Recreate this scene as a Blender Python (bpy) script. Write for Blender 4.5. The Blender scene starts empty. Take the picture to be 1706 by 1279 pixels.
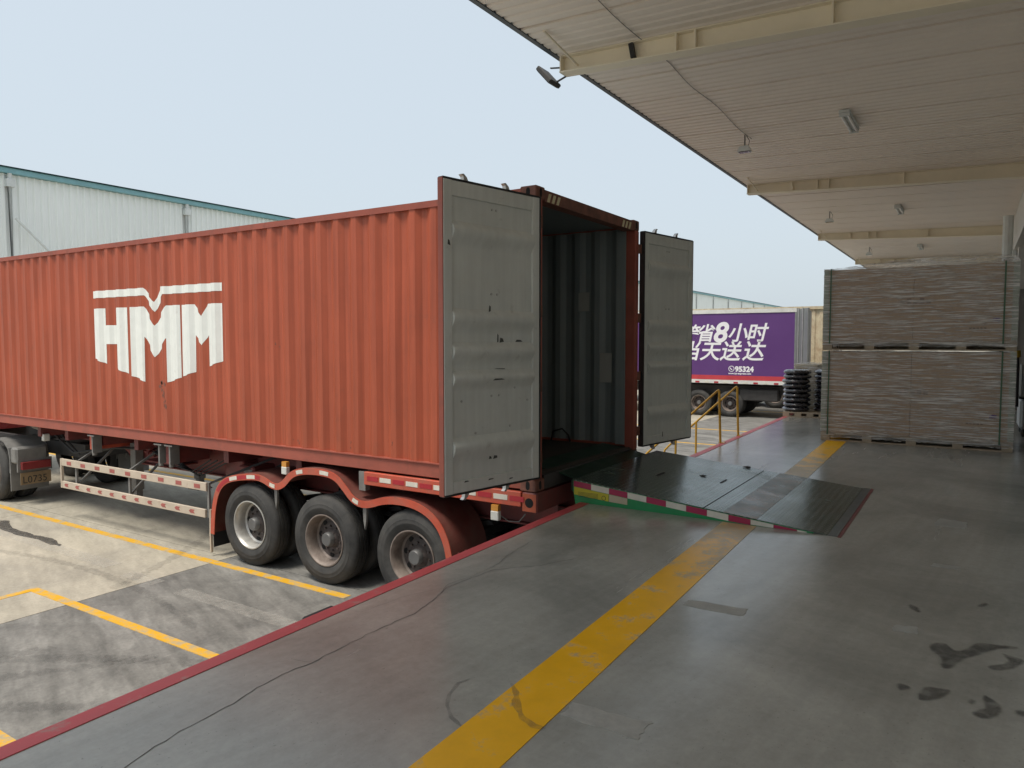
import bpy, bmesh, math, random
from mathutils import Vector
random.seed(7)
R = math.radians
S = bpy.context.scene
COL = S.collection

# ---------------------------------------------------------------- camera, sky, sun, exposure
cam_d = bpy.data.cameras.new('camera'); cam = bpy.data.objects.new('camera', cam_d); COL.objects.link(cam)
cam.location = (0, 0, 2.80)
cam.rotation_euler = (R(90 - 3.34), 0, R(32.47 - 90))
cam_d.sensor_width = 36; cam_d.lens = 1208 / 1706 * 36
cam_d.clip_start = 0.05; cam_d.clip_end = 3000
S.camera = cam

SUN_EL, SUN_AZ = 68, 166          # azimuth of the sun in the XY plane, from +X towards +Y
W = bpy.data.worlds.new('World'); S.world = W; W.use_nodes = True
wn = W.node_tree.nodes; wl = W.node_tree.links; wn.clear()
sky = wn.new('ShaderNodeTexSky'); sky.sky_type = 'NISHITA'; sky.sun_disc = False
sky.sun_elevation = R(SUN_EL); sky.sun_rotation = R(90 - SUN_AZ)
sky.air_density = 1.0; sky.dust_density = 6.0; sky.ozone_density = 1.5
veil = wn.new('ShaderNodeMixRGB'); veil.inputs[0].default_value = 0.82
veil.inputs[2].default_value = (3.20, 3.60, 3.88, 1)         # bright even haze over the clear sky
bg = wn.new('ShaderNodeBackground'); bg.inputs[1].default_value = 0.10
wo = wn.new('ShaderNodeOutputWorld')
wl.new(sky.outputs[0], veil.inputs[1]); wl.new(veil.outputs[0], bg.inputs[0]); wl.new(bg.outputs[0], wo.inputs[0])

sd = bpy.data.lights.new('sun', 'SUN'); sun = bpy.data.objects.new('sun', sd); COL.objects.link(sun)
sd.energy = 1.45; sd.angle = R(18); sd.color = (1.0, 0.94, 0.84)
d = Vector((math.cos(R(SUN_AZ)) * math.cos(R(SUN_EL)), math.sin(R(SUN_AZ)) * math.cos(R(SUN_EL)), math.sin(R(SUN_EL))))
sun.rotation_euler = d.to_track_quat('Z', 'Y').to_euler(); sun.location = (0, -20, 30)

S.view_settings.view_transform = 'Standard'; S.view_settings.look = 'None'
S.view_settings.exposure = 1.15; S.view_settings.gamma = 1.0; S.view_settings.use_curve_mapping = False
S.cycles.max_bounces = 10; S.cycles.diffuse_bounces = 6; S.cycles.glossy_bounces = 4
S.cycles.transparent_max_bounces = 16

# ---------------------------------------------------------------- materials
MATS = {}
def M(name, col, rough=0.6, metal=0.0, var=0.12, vs=3.0, bump=0.0, bs=40.0, spec=0.5, dirt=None, dirt_amt=0.0,
      ds=1.5, stretch=(1, 1, 1), rvar=0.08, coat=0.0, streak=0.0, dsoft=0.0):
    """Principled paint/stone with large tone variation, optional dirt patches, vertical streaks and fine relief."""
    if name in MATS: return MATS[name]
    m = bpy.data.materials.new(name); m.use_nodes = True; MATS[name] = m
    n = m.node_tree.nodes; l = m.node_tree.links; b = n['Principled BSDF']
    tc = n.new('ShaderNodeTexCoord'); mp = n.new('ShaderNodeMapping'); mp.inputs['Scale'].default_value = stretch
    l.new(tc.outputs['Object'], mp.inputs[0])
    nz = n.new('ShaderNodeTexNoise'); nz.inputs['Scale'].default_value = vs; nz.inputs['Detail'].default_value = 8
    nz.inputs['Roughness'].default_value = 0.62; l.new(mp.outputs[0], nz.inputs['Vector'])
    rp = n.new('ShaderNodeMapRange'); rp.inputs[1].default_value = 0.28; rp.inputs[2].default_value = 0.72
    rp.inputs[3].default_value = 1 - var; rp.inputs[4].default_value = 1 + var; l.new(nz.outputs['Fac'], rp.inputs[0])
    mul = n.new('ShaderNodeVectorMath'); mul.operation = 'SCALE'; mul.inputs[0].default_value = col[:3]
    l.new(rp.outputs[0], mul.inputs['Scale']); out = mul.outputs[0]
    if dirt is not None:
        n2 = n.new('ShaderNodeTexNoise'); n2.inputs['Scale'].default_value = ds; n2.inputs['Detail'].default_value = 10
        n2.inputs['Roughness'].default_value = 0.5 if dsoft > .1 else 0.7; n2.inputs['Detail'].default_value = 4 if dsoft > .1 else 10; n2.inputs['Distortion'].default_value = 0.4
        l.new(mp.outputs[0], n2.inputs['Vector'])
        r2 = n.new('ShaderNodeMapRange'); r2.inputs[1].default_value = 0.70 - 0.35 * dirt_amt - dsoft; r2.inputs[2].default_value = 0.78
        r2.inputs[3].default_value = 0; r2.inputs[4].default_value = min(1, 0.5 + dirt_amt * 0.4); l.new(n2.outputs['Fac'], r2.inputs[0])
        mx = n.new('ShaderNodeMixRGB'); mx.inputs[2].default_value = (*dirt, 1)
        l.new(r2.outputs[0], mx.inputs[0]); l.new(out, mx.inputs[1]); out = mx.outputs[0]
    if streak > 0:
        m3 = n.new('ShaderNodeMapping'); m3.inputs['Scale'].default_value = (9, 9, 0.35); l.new(tc.outputs['Object'], m3.inputs[0])
        n3 = n.new('ShaderNodeTexNoise'); n3.inputs['Scale'].default_value = 2.2; n3.inputs['Detail'].default_value = 6
        l.new(m3.outputs[0], n3.inputs['Vector'])
        r3 = n.new('ShaderNodeMapRange'); r3.inputs[1].default_value = 0.35; r3.inputs[2].default_value = 0.75
        r3.inputs[3].default_value = 1 + streak * 0.4; r3.inputs[4].default_value = 1 - streak; l.new(n3.outputs['Fac'], r3.inputs[0])
        v3 = n.new('ShaderNodeVectorMath'); v3.operation = 'SCALE'; l.new(out, v3.inputs[0]); l.new(r3.outputs[0], v3.inputs['Scale']); out = v3.outputs[0]
    l.new(out, b.inputs['Base Color'])
    rr = n.new('ShaderNodeMapRange'); rr.inputs[1].default_value = 0.3; rr.inputs[2].default_value = 0.7
    rr.inputs[3].default_value = max(0.02, rough - rvar); rr.inputs[4].default_value = min(1, rough + rvar)
    l.new(nz.outputs['Fac'], rr.inputs[0]); l.new(rr.outputs[0], b.inputs['Roughness'])
    b.inputs['Metallic'].default_value = metal; b.inputs['Specular IOR Level'].default_value = spec
    b.inputs['Coat Weight'].default_value = coat; b.inputs['Coat Roughness'].default_value = 0.15
    if bump > 0:
        nb = n.new('ShaderNodeTexNoise'); nb.inputs['Scale'].default_value = bs; nb.inputs['Detail'].default_value = 5
        l.new(mp.outputs[0], nb.inputs['Vector'])
        bp = n.new('ShaderNodeBump'); bp.inputs['Strength'].default_value = bump; bp.inputs['Distance'].default_value = 0.01
        l.new(nb.outputs['Fac'], bp.inputs['Height']); l.new(bp.outputs[0], b.inputs['Normal'])
    return m

def worn_paint(name, col, under, wear, scale=6.0, rough=0.45, xc=None, xw=3.0):
    """Floor paint that has flaked away in places and shows the concrete below."""
    m = M(name, col, rough, var=0.10, vs=5)
    n = m.node_tree.nodes; l = m.node_tree.links; b = n['Principled BSDF']
    b.inputs['Specular IOR Level'].default_value = 0.28
    src = b.inputs['Base Color'].links[0].from_socket
    tc = n.new('ShaderNodeTexCoord'); nz = n.new('ShaderNodeTexNoise'); nz.inputs['Scale'].default_value = scale
    nz.inputs['Detail'].default_value = 12; nz.inputs['Roughness'].default_value = 0.75; l.new(tc.outputs['Object'], nz.inputs['Vector'])
    r = n.new('ShaderNodeMapRange'); r.inputs[1].default_value = 0.72 - 0.34 * wear; r.inputs[2].default_value = 0.76 - 0.22 * wear
    r.inputs[3].default_value = 0; r.inputs[4].default_value = 0.85; l.new(nz.outputs['Fac'], r.inputs[0])
    if xc is not None:                     # paint worn near the leveller, with beige glare mixed into the colour
        sp = n.new('ShaderNodeSeparateXYZ'); l.new(tc.outputs['Object'], sp.inputs[0])
        sb = n.new('ShaderNodeMath'); sb.operation = 'SUBTRACT'; l.new(sp.outputs[0], sb.inputs[0]); sb.inputs[1].default_value = xc
        ab = n.new('ShaderNodeMath'); ab.operation = 'ABSOLUTE'; l.new(sb.outputs[0], ab.inputs[0])
        w2 = n.new('ShaderNodeMapRange'); w2.inputs[1].default_value = xw; w2.inputs[2].default_value = xw * .35; w2.inputs[3].default_value = 0; w2.inputs[4].default_value = 0.24; l.new(ab.outputs[0], w2.inputs[0])
        a2 = n.new('ShaderNodeMath'); a2.operation = 'ADD'; l.new(nz.outputs['Fac'], a2.inputs[0]); l.new(w2.outputs[0], a2.inputs[1]); l.new(a2.outputs[0], r.inputs[0])
    mx = n.new('ShaderNodeMixRGB'); mx.inputs[2].default_value = (*under, 1); l.new(r.outputs[0], mx.inputs[0]); l.new(src, mx.inputs[1])
    l.new(mx.outputs[0], b.inputs['Base Color'])
    return m

def slab_mat(name, c1, c2, r0, r1, big=0.6, st=(0.25, 2.6), ang=0.0, samt=0.10, fine=0.06, bump=0.02, spots=0.5, spec=0.5):
    """worn concrete: cloudy patches, drag marks along one direction, fine grain and small pits"""
    m = bpy.data.materials.new(name); m.use_nodes = True; MATS[name] = m
    n = m.node_tree.nodes; l = m.node_tree.links; b = n['Principled BSDF']; tc = n.new('ShaderNodeTexCoord')
    def nz(scale, det, rough, sc=(1, 1, 1), rot=0.0, dist=0.0):
        mp = n.new('ShaderNodeMapping'); mp.inputs['Rotation'].default_value = (0, 0, rot); l.new(tc.outputs['Object'], mp.inputs[0])
        m2 = n.new('ShaderNodeMapping'); m2.inputs['Scale'].default_value = sc; l.new(mp.outputs[0], m2.inputs[0])
        t = n.new('ShaderNodeTexNoise'); t.inputs['Scale'].default_value = scale; t.inputs['Detail'].default_value = det
        t.inputs['Roughness'].default_value = rough; t.inputs['Distortion'].default_value = dist; l.new(m2.outputs[0], t.inputs['Vector']); return t.outputs['Fac']
    def rng(src, a, c, lo, hi):
        q = n.new('ShaderNodeMapRange'); q.inputs[1].default_value = a; q.inputs[2].default_value = c; q.inputs[3].default_value = lo; q.inputs[4].default_value = hi; l.new(src, q.inputs[0]); return q.outputs[0]
    def mul(v, f):
        q = n.new('ShaderNodeVectorMath'); q.operation = 'SCALE'; l.new(v, q.inputs[0]); l.new(f, q.inputs['Scale']); return q.outputs[0]
    cloud = nz(big, 9, 0.62, dist=0.6); stv = nz(1.0, 7, 0.65, (st[0], st[1], 1), ang, 0.3); st2 = nz(2.3, 5, 0.6, (st[0] * 1.6, st[1] * 3, 1), ang + 0.12, 0.2); gr = nz(26, 6, 0.7); pit = nz(70, 2, 0.5)
    mx = n.new('ShaderNodeMixRGB'); mx.inputs[1].default_value = (*c1, 1); mx.inputs[2].default_value = (*c2, 1); l.new(rng(cloud, 0.36, 0.68, 0, 1), mx.inputs[0])
    v = mul(mx.outputs[0], rng(stv, 0.32, 0.68, 1 + samt, 1 - samt)); v = mul(v, rng(st2, 0.35, 0.70, 1 + samt * .4, 1 - samt * .8))
    v = mul(v, rng(gr, 0.3, 0.7, 1 - fine, 1 + fine)); v = mul(v, rng(pit, 0.70, 0.76, 1, 1 - spots)); l.new(v, b.inputs['Base Color'])
    l.new(rng(stv, 0.3, 0.7, r0, r1), b.inputs['Roughness']); b.inputs['Specular IOR Level'].default_value = spec
    bp = n.new('ShaderNodeBump'); bp.inputs['Strength'].default_value = bump; bp.inputs['Distance'].default_value = 0.01; l.new(gr, bp.inputs['Height']); l.new(bp.outputs[0], b.inputs['Normal'])
    return m
def feather_mat(name, col, alpha, rough=0.35):
    m = bpy.data.materials.new(name); m.use_nodes = True; n = m.node_tree.nodes; l = m.node_tree.links; b = n['Principled BSDF']
    b.inputs['Base Color'].default_value = (*col, 1); b.inputs['Roughness'].default_value = rough
    tc = n.new('ShaderNodeTexCoord'); t = n.new('ShaderNodeTexNoise'); t.inputs['Scale'].default_value = 18; t.inputs['Detail'].default_value = 6; l.new(tc.outputs['Object'], t.inputs['Vector'])
    q = n.new('ShaderNodeMapRange'); q.inputs[1].default_value = 0.35; q.inputs[2].default_value = 0.62; q.inputs[3].default_value = alpha * .35; q.inputs[4].default_value = alpha; l.new(t.outputs['Fac'], q.inputs[0])
    l.new(q.outputs[0], b.inputs['Alpha']); return m
# floors
m_dock = slab_mat('polished_dock_concrete', (0.40, 0.395, 0.355), (0.255, 0.254, 0.228), 0.16, 0.30, 0.9, (0.30, 2.2), 0.0, 0.075, 0.08, 0.02, 0.35, 0.55)
m_apron = slab_mat('dark_apron_concrete', (0.225, 0.22, 0.203), (0.135, 0.132, 0.124), 0.65, 0.9, 1.6, (2.6, 0.30), 0.30, 0.26, 0.16, 0.06, 0.5, 0.3)  # darker concrete, with the canopy's shade on the apron put into its colour
m_yard = slab_mat('pale_yard_concrete', (0.415, 0.38, 0.305), (0.30, 0.277, 0.23), 0.75, 0.95, 0.8, (2.4, 0.30), 0.30, 0.15, 0.12, 0.06, 0.45, 0.3)
m_ground = M('yard_ground', (0.37, 0.345, 0.29), 0.9, var=0.15, vs=0.3, dirt=(0.25, 0.24, 0.2), dirt_amt=0.6, ds=0.2, spec=0.3)
m_yel = worn_paint('yellow_lane_paint', (0.90, 0.47, 0.008), (0.46, 0.38, 0.25), 0.5, 5, 0.38, 7.6, 3.4)
m_yel_yard = worn_paint('yellow_yard_paint', (0.66, 0.36, 0.02), (0.34, 0.31, 0.23), 0.72, 5, 0.7)
m_white_yard = feather_mat('faded_white_paint', (0.55, 0.53, 0.48), 0.26, 0.8)
m_red_edge = worn_paint('red_edge_paint', (0.50, 0.085, 0.095), (0.36, 0.22, 0.20), 0.5, 5)
m_crack = M('crack_gap', (0.05, 0.048, 0.045), 0.9)
m_crackd = M('crack_dirt', (0.10, 0.097, 0.088), 0.9)
m_patch = M('concrete_patch_mortar', (0.365, 0.36, 0.33), 0.6, var=0.2, vs=14, bump=0.2, bs=60)
m_wet = feather_mat('oil_stain', (0.10, 0.10, 0.095), 0.27, 0.34)
m_wet_yard = feather_mat('damp_stain', (0.10, 0.095, 0.085), 0.75, 0.5)
# container
m_cont = M('container_red_paint', (0.385, 0.086, 0.041), 0.46, var=0.13, vs=1.1, bump=0.22, bs=2.6, dirt=(0.24, 0.075, 0.045), dirt_amt=0.32, ds=5, streak=0.20, spec=0.4)
m_cont_rail = M('container_rail_paint', (0.33, 0.09, 0.062), 0.55, var=0.15, vs=3, dirt=(0.16, 0.07, 0.05), dirt_amt=0.5, ds=5, spec=0.4)
m_rust = M('rusty_casting', (0.20, 0.085, 0.06), 0.8, var=0.35, vs=9, bump=0.2, bs=60, dirt=(0.09, 0.05, 0.04), dirt_amt=0.6, ds=12)
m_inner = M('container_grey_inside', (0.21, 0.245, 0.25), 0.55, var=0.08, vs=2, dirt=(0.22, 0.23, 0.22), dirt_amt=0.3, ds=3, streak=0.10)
m_doorgrey = M('door_grey_paint', (0.60, 0.625, 0.60), 0.48, var=0.07, vs=2.5, dirt=(0.30, 0.30, 0.27), dirt_amt=0.28, ds=7, bump=0.03, bs=20, streak=0.07)
m_scuffmark = M('dark_scuff', (0.07, 0.075, 0.07), 0.7, var=.5, vs=30)
m_gasket = M('black_rubber_gasket', (0.018, 0.019, 0.02), 0.6)
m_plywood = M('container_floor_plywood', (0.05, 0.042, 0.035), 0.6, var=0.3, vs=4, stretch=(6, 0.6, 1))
m_logo = M('white_logo_paint', (0.80, 0.82, 0.78), 0.55, var=0.05, vs=6, dirt=(0.55, 0.50, 0.45), dirt_amt=0.25, ds=9, streak=0.05)
m_steel = M('galvanised_steel', (0.5, 0.5, 0.49), 0.4, metal=0.8, var=0.15, vs=12)
m_hazy = M('hazard_yellow', (0.62, 0.56, 0.36), 0.6)
m_paper = M('paper_label', (0.36, 0.37, 0.35), 0.7)
m_dark = M('black_hole', (0.008, 0.008, 0.008), 0.9)
# trailer
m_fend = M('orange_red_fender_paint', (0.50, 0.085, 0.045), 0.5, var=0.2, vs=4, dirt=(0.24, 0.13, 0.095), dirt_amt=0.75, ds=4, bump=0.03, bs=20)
m_fendtop = M('dirty_shaded_fender_sheet', (0.15, 0.034, 0.027), 0.6, var=0.3, vs=4, dirt=(0.14, 0.085, 0.065), dirt_amt=0.9, ds=4, bump=0.05, bs=20)  # dirty sheet; shade at the rear end is darkened into its base colour
m_chassis = M('maroon_chassis_paint', (0.20, 0.042, 0.038), 0.6, var=0.3, vs=3, dirt=(0.09, 0.06, 0.05), dirt_amt=0.8, ds=4, bump=0.05)
m_tape_r = M('red_reflective_tape', (0.38, 0.018, 0.03), 0.35, var=0.1, vs=8)
m_tape_w = M('white_reflective_tape', (0.66, 0.63, 0.55), 0.4, var=0.12, vs=10)
m_guard = M('cream_guard_rail', (0.52, 0.44, 0.35), 0.6, var=0.12, vs=4, dirt=(0.35, 0.22, 0.15), dirt_amt=0.4, ds=6)
m_guard_red = M('faded_red_mark', (0.36, 0.10, 0.085), 0.6, var=0.2, vs=9)
m_tyre = M('tyre_rubber', (0.034, 0.034, 0.034), 0.75, var=0.3, vs=6, bump=0.05, bs=40, dirt=(0.105, 0.10, 0.092), dirt_amt=0.7, ds=3, spec=0.35, dsoft=.1)
m_rim_s = M('silver_rim', (0.50, 0.49, 0.46), 0.42, metal=0.5, var=0.18, vs=6, dirt=(0.16, 0.12, 0.10), dirt_amt=0.45, ds=7)
m_rim_d = M('dusty_rim', (0.25, 0.21, 0.185), 0.6, metal=0.3, var=0.3, vs=7, dirt=(0.11, 0.075, 0.06), dirt_amt=0.8, ds=6)
m_hub = M('greasy_hub', (0.075, 0.06, 0.055), 0.7, var=0.4, vs=12, bump=0.1)
m_hubcap = M('hub_cap', (0.15, 0.15, 0.15), 0.5, metal=0.4, var=0.2)
m_darksteel = M('dark_greasy_steel', (0.045, 0.043, 0.042), 0.65, var=0.4, vs=6)
m_greysteel = M('dusty_grey_steel', (0.18, 0.175, 0.165), 0.6, var=0.25, vs=6)
m_plate = M('old_yellow_plate', (0.24, 0.165, 0.09), 0.6, var=0.25, vs=9)
m_ink = M('black_print', (0.03, 0.028, 0.025), 0.6)
m_lampw = M('white_lamp_plastic', (0.62, 0.62, 0.58), 0.4, var=0.1)
m_amber = M('amber_lens', (0.60, 0.27, 0.05), 0.25)
m_lens_red = M('red_lens', (0.22, 0.03, 0.03), 0.3)
m_cab = M('cab_paint', (0.35, 0.05, 0.045), 0.3, coat=0.4)
m_glass = M('dark_glass', (0.02, 0.025, 0.03), 0.05, spec=0.6, var=0.02)
# leveller
m_green = M('green_skirt_paint', (0.012, 0.24, 0.075), 0.42, var=0.15, vs=5, dirt=(0.02, 0.08, 0.04), dirt_amt=0.4, ds=5)
m_tape_pk = M('magenta_red_tape', (0.36, 0.018, 0.075), 0.4, var=0.1, vs=9)
m_yellabel = M('yellow_label', (0.52, 0.46, 0.03), 0.5)
m_beige = M('beige_label', (0.48, 0.42, 0.30), 0.55)
m_frame = M('worn_dark_frame', (0.10, 0.11, 0.105), 0.4, metal=0.4, var=0.3, vs=6)
m_scrap = M('black_scrap', (0.015, 0.016, 0.017), 0.5)
# canopy, buildings
m_deck = M('beige_roof_sheet', (0.85, 0.775, 0.70), 0.45, var=0.05, vs=1.5, streak=0.0, dirt=(0.74, 0.66, 0.58), dirt_amt=0.2, ds=1.5)
m_beam = M('cream_beam_paint', (0.82, 0.75, 0.60), 0.5, var=0.07, vs=2, dirt=(0.58, 0.50, 0.38), dirt_amt=0.3, ds=3)
m_fascia = M('dark_gutter_edge', (0.055, 0.075, 0.095), 0.5)
m_black = M('black_plastic', (0.02, 0.02, 0.021), 0.5)
m_fluor = M('fluorescent_tube', (0.75, 0.75, 0.72), 0.3)
m_wall = M('wall_panel', (0.62, 0.61, 0.58), 0.6, var=0.06, vs=1.2, streak=0.06)
m_whwall = M('white_cladding', (0.85, 0.88, 0.86), 0.55, var=0.04, vs=0.2, streak=0.06)
m_teal = M('teal_trim', (0.20, 0.40, 0.44), 0.5)
m_pipe = M('white_pipe', (0.62, 0.65, 0.64), 0.45)
m_roller = M('roller_shutter_grey', (0.33, 0.34, 0.34), 0.45)
# goods
m_card = M('brown_carton', (0.43, 0.315, 0.215), 0.75, var=0.12, vs=1.5, stretch=(1, 1, 3), dirt=(0.30, 0.20, 0.125), dirt_amt=0.5, ds=1.6)
m_cprint = M('carton_ink', (0.20, 0.14, 0.10), 0.8)
m_wood = M('pallet_wood', (0.40, 0.33, 0.24), 0.8, var=0.2, vs=3, stretch=(1, 4, 4))
m_strap = M('green_strap', (0.055, 0.13, 0.07), 0.4)
m_protect = M('pale_green_edge_board', (0.33, 0.38, 0.31), 0.6)
m_purple_tag = M('purple_sticker', (0.12, 0.05, 0.22), 0.5)
m_blackfilm = M('black_wrapped_tyre', (0.030, 0.030, 0.038), 0.25, var=0.45, vs=9, bump=0.8, bs=16, coat=0.8, dirt=(0.30, 0.31, 0.33), dirt_amt=0.42, ds=7)
m_railyel = M('yellow_rail_paint', (0.56, 0.32, 0.035), 0.4, var=0.15, vs=6)
# far truck
m_purple = M('purple_truck_vinyl', (0.105, 0.038, 0.175), 0.4, var=0.06, vs=1)
m_truckred = M('truck_red_band', (0.50, 0.05, 0.065), 0.45)
m_truckwhite = M('truck_white_rail', (0.66, 0.66, 0.63), 0.45, dirt=(0.4, 0.38, 0.34), dirt_amt=0.5, ds=4)
m_letter = M('white_vinyl_letter', (0.82, 0.82, 0.84), 0.5, var=0.03)
m_truckdoor = M('truck_door_grey', (0.20, 0.21, 0.21), 0.4, var=0.15)
m_cream = M('rusty_cream_paint', (0.62, 0.54, 0.38), 0.6, var=0.1, vs=3, dirt=(0.30, 0.14, 0.06), dirt_amt=0.75, ds=3.5)
m_fork = M('grey_machine_paint', (0.36, 0.38, 0.38), 0.4)
m_forkyel = M('yellow_machine_paint', (0.55, 0.38, 0.03), 0.4)

def checker_mat():
    m = M('checker_plate_green', (0.055, 0.10, 0.075), 0.22, metal=0.55, var=0.35, vs=2.2, dirt=(0.13, 0.13, 0.12), dirt_amt=0.6, ds=2.5, spec=0.5)
    n = m.node_tree.nodes; l = m.node_tree.links; b = n['Principled BSDF']
    tc = n.new('ShaderNodeTexCoord'); sx = n.new('ShaderNodeSeparateXYZ'); l.new(tc.outputs['Object'], sx.inputs[0])
    def mth(op, a, c):
        q = n.new('ShaderNodeMath'); q.operation = op
        for i, v in enumerate((a, c)):
            if v is None: continue
            if isinstance(v, (int, float)): q.inputs[i].default_value = v
            else: l.new(v, q.inputs[i])
        return q.outputs[0]
    k = 2 * math.pi / 0.115
    a = mth('SINE', mth('MULTIPLY', mth('ADD', sx.outputs[0], sx.outputs[1]), k), None)
    c = mth('SINE', mth('MULTIPLY', mth('SUBTRACT', sx.outputs[0], sx.outputs[1]), k), None)
    h = mth('MULTIPLY', a, c)
    r = n.new('ShaderNodeMapRange'); r.inputs[1].default_value = 0.30; r.inputs[2].default_value = 0.55; l.new(h, r.inputs[0])
    bp = n.new('ShaderNodeBump'); bp.inputs['Strength'].default_value = 1.0; bp.inputs['Distance'].default_value = 0.008
    l.new(r.outputs[0], bp.inputs['Height']); l.new(bp.outputs[0], b.inputs['Normal'])
    src = b.inputs['Base Color'].links[0].from_socket                 # worn tread tops, lightened further to paint the glare on them
    fz = mth('MULTIPLY', r.outputs[0], 0.55); mx = n.new('ShaderNodeMixRGB'); mx.inputs[2].default_value = (0.34, 0.36, 0.34, 1)
    l.new(fz, mx.inputs[0]); l.new(src, mx.inputs[1]); l.new(mx.outputs[0], b.inputs['Base Color'])
    return m
m_check = checker_mat()
m_deckpaint = worn_paint('worn_deck_paint', (0.24, 0.16, 0.095), (0.075, 0.105, 0.085), 1.0, 6, 0.3)
m_plain_green = M('dark_green_lip', (0.014, 0.040, 0.025), 0.4, metal=0.3, var=0.3, vs=3)

def film_mat():
    m = bpy.data.materials.new('stretch_film'); m.use_nodes = True
    n = m.node_tree.nodes; l = m.node_tree.links; b = n['Principled BSDF']; o = n['Material Output']
    geo = n.new('ShaderNodeNewGeometry')
    def streak(sc, det, rough=0.6, dist=0.0):
        mp = n.new('ShaderNodeMapping'); mp.inputs['Scale'].default_value = sc; l.new(geo.outputs['Position'], mp.inputs[0])
        nz = n.new('ShaderNodeTexNoise'); nz.inputs['Scale'].default_value = 1; nz.inputs['Detail'].default_value = det
        nz.inputs['Roughness'].default_value = rough; nz.inputs['Distortion'].default_value = dist; l.new(mp.outputs[0], nz.inputs['Vector'])
        return nz.outputs['Fac']
    s1 = streak((1, 1.6, 34), 5, 0.65, 0.9); s2 = streak((1, 3.2, 85), 3, 0.6, 0.5)  # pale streaks put the sky's glints on the wrinkles into the film colour
    r1 = n.new('ShaderNodeMapRange'); av = n.new('ShaderNodeMath'); av.operation = 'ADD'; l.new(s1, av.inputs[0]); l.new(s2, av.inputs[1])
    r1.inputs[1].default_value = 0.93; r1.inputs[2].default_value = 1.17; r1.inputs[3].default_value = 0.10; r1.inputs[4].default_value = 0.85; l.new(av.outputs[0], r1.inputs[0])
    b.inputs['Base Color'].default_value = (0.86, 0.84, 0.80, 1); b.inputs['Roughness'].default_value = 0.18
    ad = n.new('ShaderNodeMath'); ad.operation = 'ADD'; l.new(s1, ad.inputs[0]); l.new(s2, ad.inputs[1])
    bp = n.new('ShaderNodeBump'); bp.inputs['Strength'].default_value = 0.8; bp.inputs['Distance'].default_value = 0.02
    l.new(ad.outputs[0], bp.inputs['Height']); l.new(bp.outputs[0], b.inputs['Normal'])
    tr = n.new('ShaderNodeBsdfTransparent'); mx = n.new('ShaderNodeMixShader')
    l.new(r1.outputs[0], mx.inputs[0]); l.new(tr.outputs[0], mx.inputs[1]); l.new(b.outputs[0], mx.inputs[2]); l.new(mx.outputs[0], o.inputs[0])
    return m
m_film = film_mat()

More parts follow.
